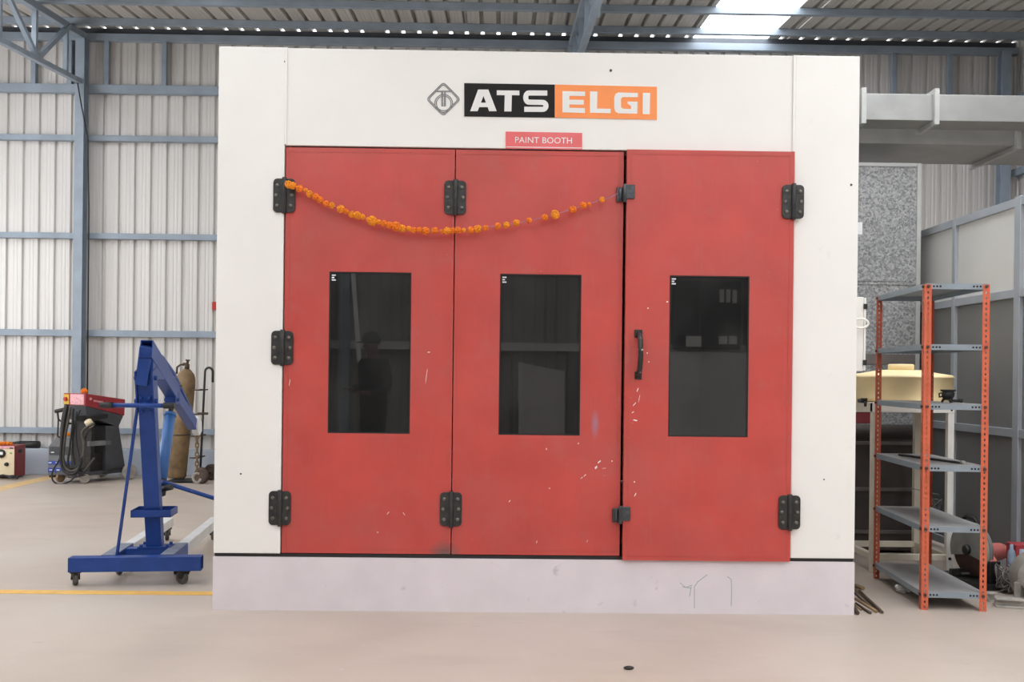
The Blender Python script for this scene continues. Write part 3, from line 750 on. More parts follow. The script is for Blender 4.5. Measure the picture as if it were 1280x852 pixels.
# ------------------------------------------------------------------ engine crane
A6 = math.radians(6)
po = floor_pt(165, 733.5); po.y += .06
crane = thing('engine_crane', 'blue folding engine crane on casters standing left of the paint booth', 'engine crane', (po.x, po.y, 0), A6)
CM = loc_of(crane)
def cl(x, y, z): return CM @ V((x, y, z))
up = CM.to_3x3() @ V((0, 0, 1))
b = MB(); b.hollow(cl(.385, 0, .13), cl(-.378, 0, .13), .085, .085, .005, .05); rear = b.build('rear_crossbar', M_blue, crane, .004)
for sx in (-1, 1):
    b = MB(); b.bar(cl(sx*.17, .043, .132), cl(sx*.17, .46, .132), .082, .082); b.box(cl(0, 0, 0), cl(0, 0, 0)) if False else None
    sl = b.build('leg_sleeve', M_blue, crane, .004)
    b = MB(); b.bar(cl(sx*.17, .03, .1745), cl(sx*.17, .455, .1745), .078, .003); b.build('dusty_top', M_bluedust, sl)
    b = MB(); b.bar(cl(sx*.17, .46, .134), cl(sx*.17, 1.66, .134), .066, .066); b.build('leg', M_legw, crane, .004)
b = MB(); b.bar(cl(-.13, .31, .132), cl(.13, .31, .132), .08, .08); b.build('crossbar', M_blue, crane, .004)
b = MB(); b.bar(cl(-.06, .33, .176), cl(.14, .33, .176), .13, .01)
for x, y in ((-.04, .28), (.12, .28), (-.04, .38), (.12, .38)): b.cyl(cl(x, y, .18), cl(x, y, .195), .011, seg=6)
b.build('base_plate', M_blue, crane)
mb0, mt = (.035, .33, .18), (.035, .055, 1.25)
b = MB(); b.bar(cl(*mb0), cl(*mt), .082, .095, CM.to_3x3() @ V((1, 0, 0))); b.build('mast', M_blue, crane, .004)
# cheek plates with bolts at the mast head
b = MB()
for sx in (-1, 1):
    b.bar(cl(.035+sx*.049, .085, 1.09), cl(.035+sx*.049, .03, 1.29), .11, .008, CM.to_3x3() @ V((1, 0, 0)))
    for y, z in ((.06, 1.10), (.045, 1.24)): b.cyl(cl(.035+sx*.049, y, z), cl(.035+sx*.068, y, z), .014, seg=8)
for x in (-.025, .025):
    for z in (1.03, 1.12): b.cyl(cl(.035+x, .03+(1.25-z)*.25, z), cl(.035+x, -.012+(1.25-z)*.25, z), .009, seg=8)
b.build('head_bracket', M_blue, crane)
# boom: raised rear piece, outer tube, sliding inner tube, tension bar
b = MB(); b.hollow(cl(.018, .035, 1.20), cl(.052, .0, 1.43), .072, .08, .006, .05, CM.to_3x3() @ V((0, 1, 0)))
b.build('boom_heel', M_blue, crane, .003)
def bl(y): return 1.405 - .515*y/1.48
b = MB(); b.hollow(cl(.052, -.03, bl(-.03)), cl(.042, .80, bl(.80)), .074, .11, .006, .10); boom = b.build('boom', M_blue, crane, .003)
b = MB()
b.prism([cl(.008, .02, 1.24), cl(.008, .0, 1.40), cl(.008, .36, bl(.36)), cl(.008, .30, bl(.30)-.07)], CM.to_3x3() @ V((.076, 0, 0))); b.build('gusset', M_blue, boom)
b = MB(); b.bar(cl(.044, .62, bl(.62)-.006), cl(.033, 1.48, bl(1.48)-.006), .060, .084); b.build('boom_extension', M_blue, crane, .003)
b = MB(); tp = [cl(.035, .08, bl(.08)+.05), cl(.035, .40, bl(.40)+.10), cl(.035, .74, bl(.74)+.115), cl(.035, 1.30, bl(1.30)+.052)]
for p, q in zip(tp, tp[1:]): b.bar(p, q, .05, .018)
b.bar(cl(.035, .74, bl(.74)+.045), cl(.035, .74, bl(.74)+.115), .05, .03, V((0, 1, 0))); b.build('tension_bar', M_blue, crane)
b = MB(); b.bar(cl(-.02, .80, bl(.80)+.058), cl(.09, .80, bl(.80)+.058), .02, .014); b.build('lock_pin', M_rustdk, crane)
# hook head and chain
b = MB(); b.prism([cl(.03, 1.44, bl(1.48)-.02), cl(.03, 1.50, bl(1.48)+.06), cl(.03, 1.60, bl(1.48)+.02), cl(.03, 1.62, bl(1.48)-.06), cl(.03, 1.54, bl(1.48)-.09), cl(.03, 1.47, bl(1.48)-.07)], CM.to_3x3() @ V((.045, 0, 0)))
b.build('hook_head', M_legw, crane, .004)
b = MB(); z = bl(1.48)-.06; n = 9
for i in range(n):
    zc = z - .035*i; c = cl(.05, 1.56, zc); u = V((1, 0, 0)) if i % 2 else V((0, 1, 0))
    b.tube([c + u*.012*math.cos(t*PI/5) + V((0, 0, 1))*.024*math.sin(t*PI/5) for t in range(10)], .0055, 6, True)
b.build('chain', M_rust, crane)
b = MB(); c = cl(.05, 1.56, z-.035*n-.02)
b.tube([c + V((.028*math.cos(t*PI/8-.6+PI/2), 0, .035*math.sin(t*PI/8-.6+PI/2)-.015)) for t in range(14)], .009, 8); b.build('hook', M_dusty, crane)
# ram
r0, r1 = (.045, .37, .50), (.045, .715, bl(.715)-.075)
v0, v1 = cl(*r0), cl(*r1); d = v1-v0
b = MB(); b.cyl(v0+d*.13, v0+d*.84, .036, seg=20); b.cyl(v0+d*.83, v0+d*.86, .040, seg=20); ram = b.build('ram_cylinder', M_ram, crane)
b = MB(); b.cyl(v0+d*.86, v1, .017, seg=12); b.build('ram_rod', M_blackmetal, ram)
b = MB(); b.box(v1-V((.035, .04, .02)), v1+V((.035, .05, .06))); b.cyl(v1+V((-.05, 0, .01)), v1+V((.05, 0, .01)), .012, seg=8); b.build('ram_clevis', M_blue, crane)
b = MB(); b.cyl(v0, v0+d*.14, .042, seg=14); b.cyl(v0+V((0, 0, .03)), v0+V((.09, -.03, .05)), .02, seg=10); b.bar(v0+V((0, 0, .03)), cl(.035, .27, .42), .05, .03); b.build('pump_base', M_blackmetal, crane)
b = MB(); b.cyl(v0+V((.02, -.01, .08)), cl(.56, .62, .37), .014, seg=10); b.build('pump_handle', M_blue, crane)
b = MB(); b.tube([cl(-.015, .66, bl(.66)-.06), cl(-.03, .66, bl(.66)-.12), cl(-.02, .66, bl(.66)-.19), cl(-.005, .66, bl(.66)-.11)], .005, 6); b.build('pin_chain', M_legw, crane)
# push bar with black grips
z = 1.075
b = MB(); b.cyl(cl(-.14, -.005, z), cl(.15, -.005, z), .014, seg=12); b.cyl(cl(.035, -.005, z), cl(.035, .09, z), .02, seg=10); hb = b.build('push_bar', M_blue, crane)
for a0, a1 in ((-.215, -.14), (.15, .215)):
    b = MB(); b.cyl(cl(a0, -.005, z), cl(a1, -.005, z), .018, seg=12); b.build('grip', M_black, hb)
b = MB(); b.bar(cl(-.02, .075, 1.06), cl(-.125, .06, .172), .032, .012, CM.to_3x3() @ V((1, 0, 0))); b.build('strut', M_blue, crane)
# tool tray on the mast
b = MB(); tx0, tx1, ty0, ty1, tz = -.085, .155, .20, .40, .375
t_ = .005
b.hexa([cl(tx0, ty0, tz), cl(tx1, ty0, tz), cl(tx1, ty1, tz), cl(tx0, ty1, tz), cl(tx0, ty0, tz+t_), cl(tx1, ty0, tz+t_), cl(tx1, ty1, tz+t_), cl(tx0, ty1, tz+t_)])
for (xa, ya, xb, yb) in ((tx0, ty0, tx1, ty0+t_), (tx0, ty1-t_, tx1, ty1), (tx0, ty0, tx0+t_, ty1), (tx1-t_, ty0, tx1, ty1)):
    b.hexa([cl(xa, ya, tz), cl(xb, ya, tz), cl(xb, yb, tz), cl(xa, yb, tz), cl(xa, ya, tz+.045), cl(xb, ya, tz+.045), cl(xb, yb, tz+.045), cl(xa, yb, tz+.045)])
b.build('tool_tray', M_blue, crane)
def caster(x, y, ang, r=.043, top=.0895):
    b = MB(); a = math.radians(ang); ax = V((math.cos(a), math.sin(a), 0)); tr = V((-math.sin(a), math.cos(a), 0))*.022
    c = CM.to_3x3() @ (V((x, y, r)) + tr) + CM.translation; ax = CM.to_3x3() @ ax
    b.lathe([(0, -.014), (r*.5, -.015), (r*.86, -.015), (r, -.009), (r, .009), (r*.86, .015), (r*.5, .015), (0, .014)], c, ax, 18)
    w = b.build('caster_wheel', M_wheel, crane)
    b = MB(); pt = cl(x, y, top)
    for sgn in (-1, 1): b.bar(c + ax*sgn*.021, V((pt.x, pt.y, top-.008)) + ax*sgn*.021, .006, .036, ax.cross(V((0, 0, 1))))
    b.cyl(cl(x, y, top-.012), cl(x, y, top-.001), .034, seg=14); b.cyl(c-ax*.026, c+ax*.026, .009, seg=8)
    b.build('caster_fork', M_blackmetal, w)
caster(-.345, 0, 20); caster(.285, .0, 55); caster(-.17, .30, 30); caster(.17, .30, 10); 
caster(-.17, 1.60, 15, .046, .10); caster(.17, 1.60, 15, .046, .10)

# ------------------------------------------------------------------ gas cylinder and its trolley
yc = floor_pt(258, 602).y
g0 = at(220, 596.5, yc); g0.z = .045; g1 = at(233.5, 462, yc); ax = (g1-g0).normalized()
gas = thing('gas_cylinder', 'tall rusty tan gas cylinder leaning on a trolley by the back wall', 'gas cylinder', g0)
Lg = (g1-g0).length; R = .113
b = MB(); b.lathe([(0, 0), (R*.85, 0), (R, .025), (R, Lg*.86), (R*.95, Lg*.92), (R*.78, Lg*.965), (R*.42, Lg), (R*.32, Lg+.01), (0, Lg+.01)], g0, ax, 28); body = b.build('body', M_rust, gas)
b = MB(); b.tube([g0 + ax*Lg*.40 + (V((math.cos(t*PI/12), math.sin(t*PI/12), 0)))*(R+.006) for t in range(24)], .006, 6, True); b.build('retaining_band', M_blackmetal, gas)
vt = g0 + ax*(Lg+.01)
b = MB(); b.cyl(vt, vt+ax*.06, .03, .025, seg=12); b.cyl(vt+ax*.05, vt+ax*.10, .015, seg=10); b.cyl(vt+ax*.095, vt+ax*.11, .026, seg=12); b.cyl(vt+ax*.06, vt+ax*.06+V((-.05, 0, 0)), .013, seg=10)
b.build('valve', M_rustdk, gas)
b = MB(); b.tube([vt+ax*.05+V((-.03, 0, 0)), vt+V((-.07, 0, .05)), vt+V((-.11, -.01, .02)), vt+V((-.115, -.01, -.06))], .012, 8); b.build('guard_loop', M_rustdk, gas)
q0, q1 = at(250, 598, yc), at(256, 470, yc)
tro = thing('cylinder_trolley', 'dark tubular trolley with hooked handle behind the rusty gas cylinder', 'trolley', (q0.x, yc, 0))
for sy in (-.14, .14):
    b = MB(); o = V((q0.x/yc*sy, sy, 0)); qa, qb = V((q0.x, yc, .07))+o, q1+o; u = (qb-qa).normalized()
    arc = [qb + u*.05 + V((.045-.045*math.cos(t*PI/8), 0, .05*math.sin(t*PI/8))) for t in range(9)]
    b.tube([qa] + [qb] + arc + [arc[-1] - V((0, 0, .12))], .013, 8); b.build('rail', M_blackmetal, tro)
def tr(px, py): return at(px, py, yc)
for py in (487, 517, 544, 571):
    p = tr(250 + (598-py)*.045, py); b = MB(); b.tube([p+V((-.09, -.135, 0)), p+V((0, -.14, 0)), p+V((0, .14, 0)), p+V((-.09, .135, 0))], .009, 6); b.build('crossbar', M_rustdk, tro)
p = tr(254, 516); b = MB(); b.cyl(p+V((-.02, -.15, 0)), p+V((.10, -.15, 0)), .014, seg=8); b.tube([p+V((.03, -.15, 0)), p+V((.05, -.16, -.05)), p+V((.02, -.16, -.1)), p+V((-.01, -.15, -.12))], .01, 6); b.build('side_grip', M_rustdk, tro)
pl0 = tr(215, 598)
b = MB(); b.box((pl0.x, yc-.15, .015), (q0.x+.02, yc+.15, .028)); b.bar((q0.x, yc-.14, .02), (q0.x, yc-.14, .12), .02, .02, V((0, 1, 0))); b.bar((q0.x, yc+.14, .02), (q0.x, yc+.14, .12), .02, .02, V((0, 1, 0))); b.build('foot_plate', M_blackmetal, tro)
wx = tr(258, 593).x
for sy in (-.20, .20):
    b = MB(); b.lathe([(0, -.025), (.03, -.03), (.06, -.02), (.085, -.026), (.095, -.012), (.095, .012), (.085, .026), (.06, .02), (.03, .03), (0, .025)], (wx, yc+sy, .095), V((.35, 1, 0)), 22); b.build('wheel', M_rustdk, tro)
b = MB(); b.cyl((wx, yc-.2, .095), (wx, yc+.2, .095), .011, seg=8); b.bar((q0.x, yc-.1, .095), (wx, yc-.1, .095), .02, .02); b.bar((q0.x, yc+.1, .095), (wx, yc+.1, .095), .02, .02); b.build('axle', M_blackmetal, tro)

# ------------------------------------------------------------------ welding set
yw = floor_pt(115, 603).y + .18
w0 = at(112, 600, yw)
wel = thing('welding_machine', 'red topped welding machine on a dark wheeled cart draped with black hoses', 'welding machine', (w0.x, yw, 0), math.radians(60))
WMx = loc_of(wel)
def wl(x, y, z): return WMx @ V((x, y, z))
WR = WMx.to_3x3()
def wpx(px, py, dy=0): return at(px, py, yw+dy)
def zpx(py): return at(115, py, yw).z
def wbox(x0, x1, y0, y1, z0, z1, m, name, par=None, bevel=.004, taper=None):
    t = taper or (0, 0)
    b = MB(); b.hexa([wl(x0, y0, z0), wl(x1, y0, z0), wl(x1, y1, z0), wl(x0, y1, z0), wl(x0+t[0], y0, z1), wl(x1-t[1], y0, z1), wl(x1-t[1], y1, z1), wl(x0+t[0], y1, z1)])
    return b.build(name, m, par or wel, bevel)
# local x runs along the feeder (right and back), local y to its left
zt, zm, zb = zpx(491), zpx(506), zpx(519)
fx0, fx1, fy0, fy1 = -.20, .30, -.17, .21
b = MB()
b.hexa([wl(fx0, fy0, zm), wl(fx1+.04, fy0, zm-.13), wl(fx1+.04, fy1, zm-.13), wl(fx0, fy1, zm), wl(fx0, fy0, zt), wl(fx1+.05, fy0, zt-.075), wl(fx1+.05, fy1, zt-.075), wl(fx0, fy1, zt)])
top = b.build('feeder_cover', M_welderred, wel, .008)
b = MB(); b.hexa([wl(fx0+.03, fy0+.005, zb), wl(fx1-.04, fy0+.005, zb-.14), wl(fx1-.04, fy1-.005, zb-.14), wl(fx0+.03, fy1-.005, zb), wl(fx0, fy0+.005, zm), wl(fx1+.03, fy0+.005, zm-.13), wl(fx1+.03, fy1-.005, zm-.13), wl(fx0, fy1-.005, zm)])
b.build('feeder_body', M_dkgrey, wel, .006)
b = MB(); b.box((0, 0, 0), (0, 0, 0)); b.bm.free()
wbox(fx0-.006, fx0, fy1-.10, fy1-.015, zm+.01, zt-.015, M_yelsw, 'switch_plate', top)
b = MB(); b.cyl(wl(fx0-.006, fy1-.057, (zm+zt)/2), wl(fx0-.03, fy1-.057, (zm+zt)/2), .024, seg=14); b.build('rotary_switch', M_redsw, top)
wbox(fx0-.005, fx0, fy0+.02, fy1-.125, zm+.01, zt-.012, M_pink, 'front_label', top, 0)
# maker's plate on the red side: a pale disc and a pale line of small marks
b = MB(); b.cyl(wl(fx0+.07, fy0-.002, zt-.062), wl(fx0+.07, fy0+.001, zt-.062), .017, seg=14)
for i in range(7): b.hexa([wl(fx0+.11+i*.018, fy0-.003, zt-.095-i*.0027), wl(fx0+.122+i*.018, fy0-.003, zt-.095-i*.0027), wl(fx0+.122+i*.018, fy0, zt-.095-i*.0027), wl(fx0+.11+i*.018, fy0, zt-.095-i*.0027), wl(fx0+.113+i*.018, fy0-.003, zt-.075-i*.0027), wl(fx0+.125+i*.018, fy0-.003, zt-.075-i*.0027), wl(fx0+.125+i*.018, fy0, zt-.075-i*.0027), wl(fx0+.113+i*.018, fy0, zt-.075-i*.0027)])
b.build('side_marking', M_pink, top)
# cart
wbox(-.30, .38, -.19, .20, .085, .125, M_dkgrey, 'cart_base')
wbox(.08, .36, -.17, .17, .125, zb-.12, M_dkgrey, 'rear_pillar', taper=(.0, .10))
wbox(-.12, -.06, -.16, .18, .125, zb, M_blackmetal, 'front_pillar', taper=(.02, .01))
wbox(-.14, .16, -.17, -.13, zpx(556), zpx(550), M_midgrey, 'cart_rail')
wbox(-.06, .30, -.12, .12, .125, .33, M_blackmetal, 'transformer')
for x, y, r, m, n in ((-.20, -.17, .056, M_dusty, 'front_caster'), (-.26, .17, .05, M_rust, 'front_caster'), (.36, -.24, .092, M_dusty, 'rear_wheel'), (.36, .24, .092, M_dusty, 'rear_wheel')):
    b = MB(); b.lathe([(0, -.018), (r*.3, -.026), (r*.7, -.018), (r*.9, -.024), (r, -.012), (r, .012), (r*.9, .024), (r*.7, .018), (r*.3, .026), (0, .018)], wl(x, y, r), WR @ V((0.15, 1, 0)), 22); b.build(n, m, wel)
b = MB(); b.cyl(wl(.36, -.24, .092), wl(.36, .24, .092), .014, seg=8); b.cyl(wl(-.20, -.17, .056), wl(-.20, -.17, .10), .02, seg=8); b.cyl(wl(-.26, .17, .05), wl(-.26, .17, .10), .02, seg=8); b.build('axle', M_blackmetal, wel)
# gun holder arm
b = MB(); b.tube([wpx(69, 514, -.1), wpx(84, 511, -.1)], .022, 8); b.tube([wpx(72, 515, -.1), wpx(73, 524, -.1), wpx(80, 529, -.1), wpx(90, 529, .0)], .012, 8); b.tube([wpx(73, 524, -.1), wpx(72, 545, -.08), wpx(77, 548, -.06)], .010, 8); b.build('torch_holder', M_blackmetal, wel)
b = MB(); c = wpx(114, 527, -.28); b.lathe([(0, 0), (.035, 0), (.042, .02), (.042, .075), (.036, .082), (0, .082)], c-V((0, 0, .05)), V((-.3, -.5, .8)), 16); b.build('wire_spool_cap', M_cream, wel)
b = MB(); b.bar(wl(-.22, -.12, zb-.02), wl(-.10, .15, zb-.02), .10, .05); b.bar(wl(-.2, -.21, zb-.03), wl(.06, -.20, zb-.0), .05, .05); b.build('socket_block', M_blackmetal, wel)
# hoses
def hose(pts, r, m=M_black, name='hose'):
    pp = [V(p) for p in pts]; out = []
    for i in range(len(pp)-1):
        a = pp[max(0, i-1)]; b_, c_ = pp[i], pp[i+1]; d_ = pp[min(len(pp)-1, i+2)]
        for k in range(5):
            t = k/5; out.append(.5*((2*b_) + (c_-a)*t + (2*a-5*b_+4*c_-d_)*t*t + (3*b_-a-3*c_+d_)*t**3))
    out.append(pp[-1]); b = MB(); b.tube(out, r, 7); return b.build(name, m, wel)
M_hose2 = mat('hose_brown_black', (.06, .05, .04), .5, var=.3, scale=20)
for k, (pts, r) in enumerate([
    ([(84, 505), (80, 525), (77, 550), (76, 575), (80, 588), (90, 592), (98, 586), (102, 570)], .017),
    ([(88, 508), (84, 530), (80, 555), (79, 578), (86, 588), (96, 586), (103, 574), (105, 555), (103, 540), (110, 533), (118, 529)], .016),
    ([(86, 506), (82, 528), (78, 552), (75, 572), (66, 588), (66, 600), (74, 605), (86, 602), (95, 595), (108, 588)], .010),
    ([(92, 510), (90, 535), (87, 560), (85, 578), (90, 585), (98, 580), (104, 566), (107, 545), (114, 536)], .012),
    ([(82, 505), (78, 522), (76, 545), (78, 565), (82, 580), (92, 588), (104, 584), (110, 572)], .012),
    ([(96, 514), (95, 535), (96, 555), (99, 570), (97, 580), (88, 584)], .009),
    ([(100, 512), (94, 530), (91, 550), (92, 572), (96, 585), (104, 590)], .009)]):
    hose([wpx(x, y, -.36 + .012*k) for x, y in pts], r, M_hose2 if k % 3 == 1 else M_black)
hose([wl(-.08, -.10, .10), wl(.05, -.20, .11), wl(.2, -.22, .14), wl(.34, -.2, .13)], .012)
hose([wpx(86, 596, -.30), wpx(100, 594, -.33), wpx(112, 580, -.3), wpx(118, 572, -.25)], .012, M_hose2)
flower(wl(-.10, -.02, zt-.015), 1.9, 'orange marigold bloom resting on top of the red welding machine')

# second machine: dark grey power source with blue stripes, left of the cart
ys2 = yw + .32
s0, s1 = at(60, 592, ys2), at(92, 592, ys2); zt2, zk2 = at(75, 545, ys2).z, at(75, 558, ys2).z
ps = thing('power_source', 'dark grey welding power source with blue stripes standing behind the hoses', 'power source', ((s0.x+s1.x)/2, ys2, 0))
D2 = .12
b = MB(); b.prism([V((s0.x, ys2, .03)), V((s1.x, ys2, .03)), V((s1.x, ys2, zt2)), V((s0.x+.10, ys2, zt2)), V((s0.x, ys2, zk2))], (0, D2, 0)); pb = b.build('case', M_midgrey, ps, .006)
b = MB(); b.prism([V((s0.x+.015, ys2-.004, zk2+.0)), V((s1.x-.01, ys2-.004, zk2)), V((s1.x-.01, ys2-.004, .27)), V((s0.x+.015, ys2-.004, .27))], (0, .004, 0)); b.build('front_panel', M_dkgrey, pb)
for a, c in ((576, 580.5), (584.5, 590)):
    b = MB(); b.box((s0.x+.003, ys2-.008, at(75, c, ys2).z), (s1.x-.003, ys2-.002, at(75, a, ys2).z)); b.build('blue_stripe', M_bluelab, pb)
b = MB()
for px, py in ((63, 578), (72, 578), (64, 587), (73, 587), (81, 587), (66, 565)): c = at(px, py, ys2); b.box((c.x-.018, ys2-.011, c.z-.006), (c.x+.018, ys2-.008, c.z+.006))
b.build('label_marks', M_paper, pb)
b = MB()
for x in (s0.x+.04, s1.x-.04): b.box((x-.03, ys2+.01, 0), (x+.03, ys2+D2-.01, .03))
b.build('foot', M_black, ps)
flower((at(82, 545, ys2).x, ys2+.06, zt2-.01), 1.5, 'yellow orange marigold bloom on top of the dark grey power source')

# battery charger
yb = floor_pt(18, 598).y
c0, c1 = at(-16, 598, yb), at(18, 598, yb); zt3 = at(18, 557, yb).z; zt3b = at(18, 561, yb).z
ch = thing('battery_charger', 'cream fronted red battery charger with a round meter on the floor by the kerb', 'battery charger', ((c0.x+c1.x)/2, yb, 0))
cd = min(.27, YK-yb-.02)
b = MB(); b.box((c0.x, yb, .015), (c1.x, yb+cd, zt3)); cb = b.build('case', M_chred, ch, .008)
b = MB(); b.box((c0.x+.004, yb-.004, .02), (c1.x-.002, yb, zt3b)); fp = b.build('front_panel', M_cream, ch, .002)
b = MB(); b.box((c0.x+.01, yb-.003, zt3b+.004), (c1.x-.004, yb, zt3-.004)); b.build('top_band', M_pink, ch)
c = at(2, 566.5, yb); b = MB(); b.lathe([(0, 0), (.050, 0), (.050, .016), (.042, .02), (0, .02)], (c.x, yb-.004, c.z), V((0, -1, 0)), 22); mtr = b.build('meter', M_blackmetal, ch)
b = MB(); b.box((c.x-.026, yb-.027, c.z-.012), (c.x+.026, yb-.0235, c.z+.02)); b.build('dial', M_paper, mtr)
c = at(8.7, 580, yb); b = MB(); b.cyl((c.x, yb-.004, c.z), (c.x, yb-.03, c.z), .024, .02, seg=16); b.build('knob', M_black, ch)
c = at(14, 566, yb); b = MB(); b.cyl((c.x, yb-.003, c.z), (c.x, yb-.012, c.z), .012, seg=10); b.build('indicator', mat('green_lamp', (.25, .4, .12), .3), ch)
c = at(14.5, 560, yb); b = MB(); b.box((c.x-.02, yb-.006, c.z-.006), (c.x+.02, yb-.002, c.z+.008)); b.build('slot', M_black, ch)
b = MB(); b.box((c1.x-.001, yb+.09, zt3-.09), (c1.x+.004, yb+.17, zt3-.05)); b.build('side_vent', M_black, ch)
b = MB()
for x in (c0.x+.04, c1.x-.04): b.box((x-.02, yb+.02, 0), (x+.02, yb+cd-.02, .015))
b.build('foot', M_black, ch)
b = MB()
for k in range(5):
    y_ = yb-.07-.012*k; pts = [at(-6, 592, yb-.05) + V((0, 0, 0))]
    pts = [V((c0.x+.10+.06*t+.02*math.sin(3*k+t), y_+.03*math.sin(1.7*t+k), .02+.022*abs(math.sin(1.3*t+k)) + .012*(t == 2))) for t in range(6)]
    b.tube(pts, .012, 6)
b.build('clamp_leads', M_black, ch)
for px, s, w in ((1.5, 1.1, 'nearest the frame edge'), (6, 1.25, 'second from the frame edge'), (10.5, 1.1, 'third from the frame edge'), (14.5, .95, 'nearest the red side')):
    flower((at(px, 556, yb+.1).x, yb+.10, zt3), s, 'orange marigold bloom on the charger top, ' + w, 'marigolds on the charger')
# black pipe on the kerb
z = kz + .045
pp0, pp1 = at(13, 555, YK+.07), at(49, 555, YK+.06)
b = MB(); b.cyl((pp0.x-.3, YK+.06, z), (pp1.x-.12, YK+.06, z), .030, seg=14); b.cyl((pp1.x-.22, YK+.06, z), (pp1.x, YK+.06, z), .044, seg=16); b.cyl((pp1.x-.30, YK+.06, z), (pp1.x-.22, YK+.06, z), .034, .044, seg=16)
tag(b.build('black_pipe', M_black), 'black pipe with thicker end lying along the kerb behind the charger', 'pipe')

# ------------------------------------------------------------------ slotted angle rack
n0, n1, n2 = floor_pt(1151.5, 762), floor_pt(1236, 766), floor_pt(1091.5, 722)
ey = (n2-n0); LL = ey.length; ang = math.atan2(ey.y, ey.x) - PI/2
WW = (n1-n0).length
rack = thing('shelving_rack', 'tall slotted angle rack with orange red posts and six blue grey shelves', 'rack', n0, ang)
RM = loc_of(rack)
def rl(x, y, z): return RM @ V((x, y, z))
HP = at(1157, 355, n0.y).z
def flange(b, o, u, n, w, h, pitch=.030, hole=(.010, .017)):
    """perforated strip: from o, width along u, height along z, thickness along n"""
    nc = int(h/pitch); pt = h/nc
    for side in (0, .002):
        for k in range(nc):
            z0 = k*pt; z1 = z0+pt; zc = (z0+z1)/2; hw, hh = hole[0]/2, hole[1]/2; c = w/2
            out = [(0, z0), (c, z0), (w, z0), (w, zc), (w, z1), (c, z1), (0, z1), (0, zc)]
            inn = [(c-hw*.7, zc-hh*.7), (c, zc-hh), (c+hw*.7, zc-hh*.7), (c+hw, zc), (c+hw*.7, zc+hh*.7), (c, zc+hh), (c-hw*.7, zc+hh*.7), (c-hw, zc)]
            A = [b.bm.verts.new(o+u*x+V((0, 0, z))+n*side) for x, z in out]; B = [b.bm.verts.new(o+u*x+V((0, 0, z))+n*side) for x, z in inn]
            for i in range(8):
                j = (i+1) % 8; q = [A[i], A[j], B[j], B[i]]; b.face(q if side == 0 else q[::-1])
ux, uy = RM.to_3x3() @ V((1, 0, 0)), RM.to_3x3() @ V((0, 1, 0))
for (x, y, sx, sy) in ((0, 0, 1, 1), (WW, 0, -1, 1), (0, LL, 1, -1), (WW, LL, -1, -1)):
    b = MB(); o = rl(x, y, 0)
    flange(b, o, ux*sx, uy*sy, .038, HP); flange(b, o, uy*sy, ux*sx, .038, HP)
    b.build('post', M_rackred, rack, fix=False)
shz = [at(1157, y, n0.y).z for y in (357.5, 433.5, 508, 585, 661, 743)]
for z in shz:
    b = MB(); t = .0015; x0, x1, ya, yb_ = .003, WW-.003, .003, LL-.003; lip = .032
    def rb_(xa, y0_, xb, y1_, z0_, z1_): b.hexa([rl(xa, y0_, z0_), rl(xb, y0_, z0_), rl(xb, y1_, z0_), rl(xa, y1_, z0_), rl(xa, y0_, z1_), rl(xb, y0_, z1_), rl(xb, y1_, z1_), rl(xa, y1_, z1_)])
    zt_ = z + lip/2
    rb_(x0, ya, x1, yb_, zt_-.002, zt_)
    rb_(x0, ya, x1, ya+.002, zt_-lip, zt_-.002); rb_(x0, yb_-.002, x1, yb_, zt_-lip, zt_-.002)
    rb_(x0, ya+.002, x0+.002, yb_-.002, zt_-lip, zt_-.002); rb_(x1-.002, ya+.002, x1, yb_-.002, zt_-lip, zt_-.002)
    b.bm.faces.ensure_lookup_table()
    for f in list(b.bm.faces)[:6]: f.material_index = 1 if abs(f.calc_center_median().z - zt_) < 1e-4 else 0
    sh = b.build('shelf', [M_shelf, M_shelftop], rack)
    b = MB()
    for x in (.05, .068, .086, WW-.05, WW-.068, WW-.086): b.cyl(rl(x, ya-.001, z), rl(x, ya+.0005, z), .006, seg=8)
    b.build('lip_holes', M_gap, sh)
    b = MB()
    for x, y, nx, ny in ((.019, 0, 0, -1), (WW-.019, 0, 0, -1), (0, .019, -1, 0), (0, LL-.019, -1, 0)):
        b.cyl(rl(x, y, z), rl(x+nx*.008, y+ny*.008, z), .009, seg=6)
    b.build('bolt', M_rustdk, sh)
# things on the rack
zs = shz[2] + .0165
c = at(1185, 500, n0.y+.20)
zs += .004
clp = thing('black_clamp', 'small black iron clamp like pot on the third shelf of the rack', 'clamp', (c.x, n0.y+.20, zs))
b = MB(); b.lathe([(0, .014), (.022, .014), (.034, .035), (.036, .055), (.030, .06), (.042, .066), (.042, .074), (.028, .074), (.026, .03), (0, .03)], (c.x, n0.y+.20, zs), seg=18); b.build('bowl', M_black, clp)
for k in range(3):
    a = k*2.1+.5; b = MB(); b.cyl((c.x+.022*math.cos(a), n0.y+.20+.022*math.sin(a), zs+.02), (c.x+.034*math.cos(a), n0.y+.20+.034*math.sin(a), zs), .008, .006, seg=8); b.build('leg', M_black, clp)
b = MB(); b.tube([(c.x-.038, n0.y+.20, zs+.055), (c.x-.052, n0.y+.20, zs+.05), (c.x-.05, n0.y+.20, zs+.03), (c.x-.034, n0.y+.2, zs+.034)], .005, 6); b.build('lug', M_black, clp)
c = at(1200, 505, n0.y+.12)
b = MB(); b.cyl((c.x-.045, n0.y+.12, zs+.011), (c.x, n0.y+.13, zs+.011), .009, seg=10); b.cyl((c.x, n0.y+.13, zs+.012), (c.x+.014, n0.y+.132, zs+.012), .012, seg=6)
tag(b.build('black_bolt', M_black), 'small black bolt lying beside the iron pot on the rack shelf', 'bolt')
zs = shz[3] + .0165
c0_, c1_ = at(1126, 571, n0.y+.62), at(1190, 573, n0.y+.16)
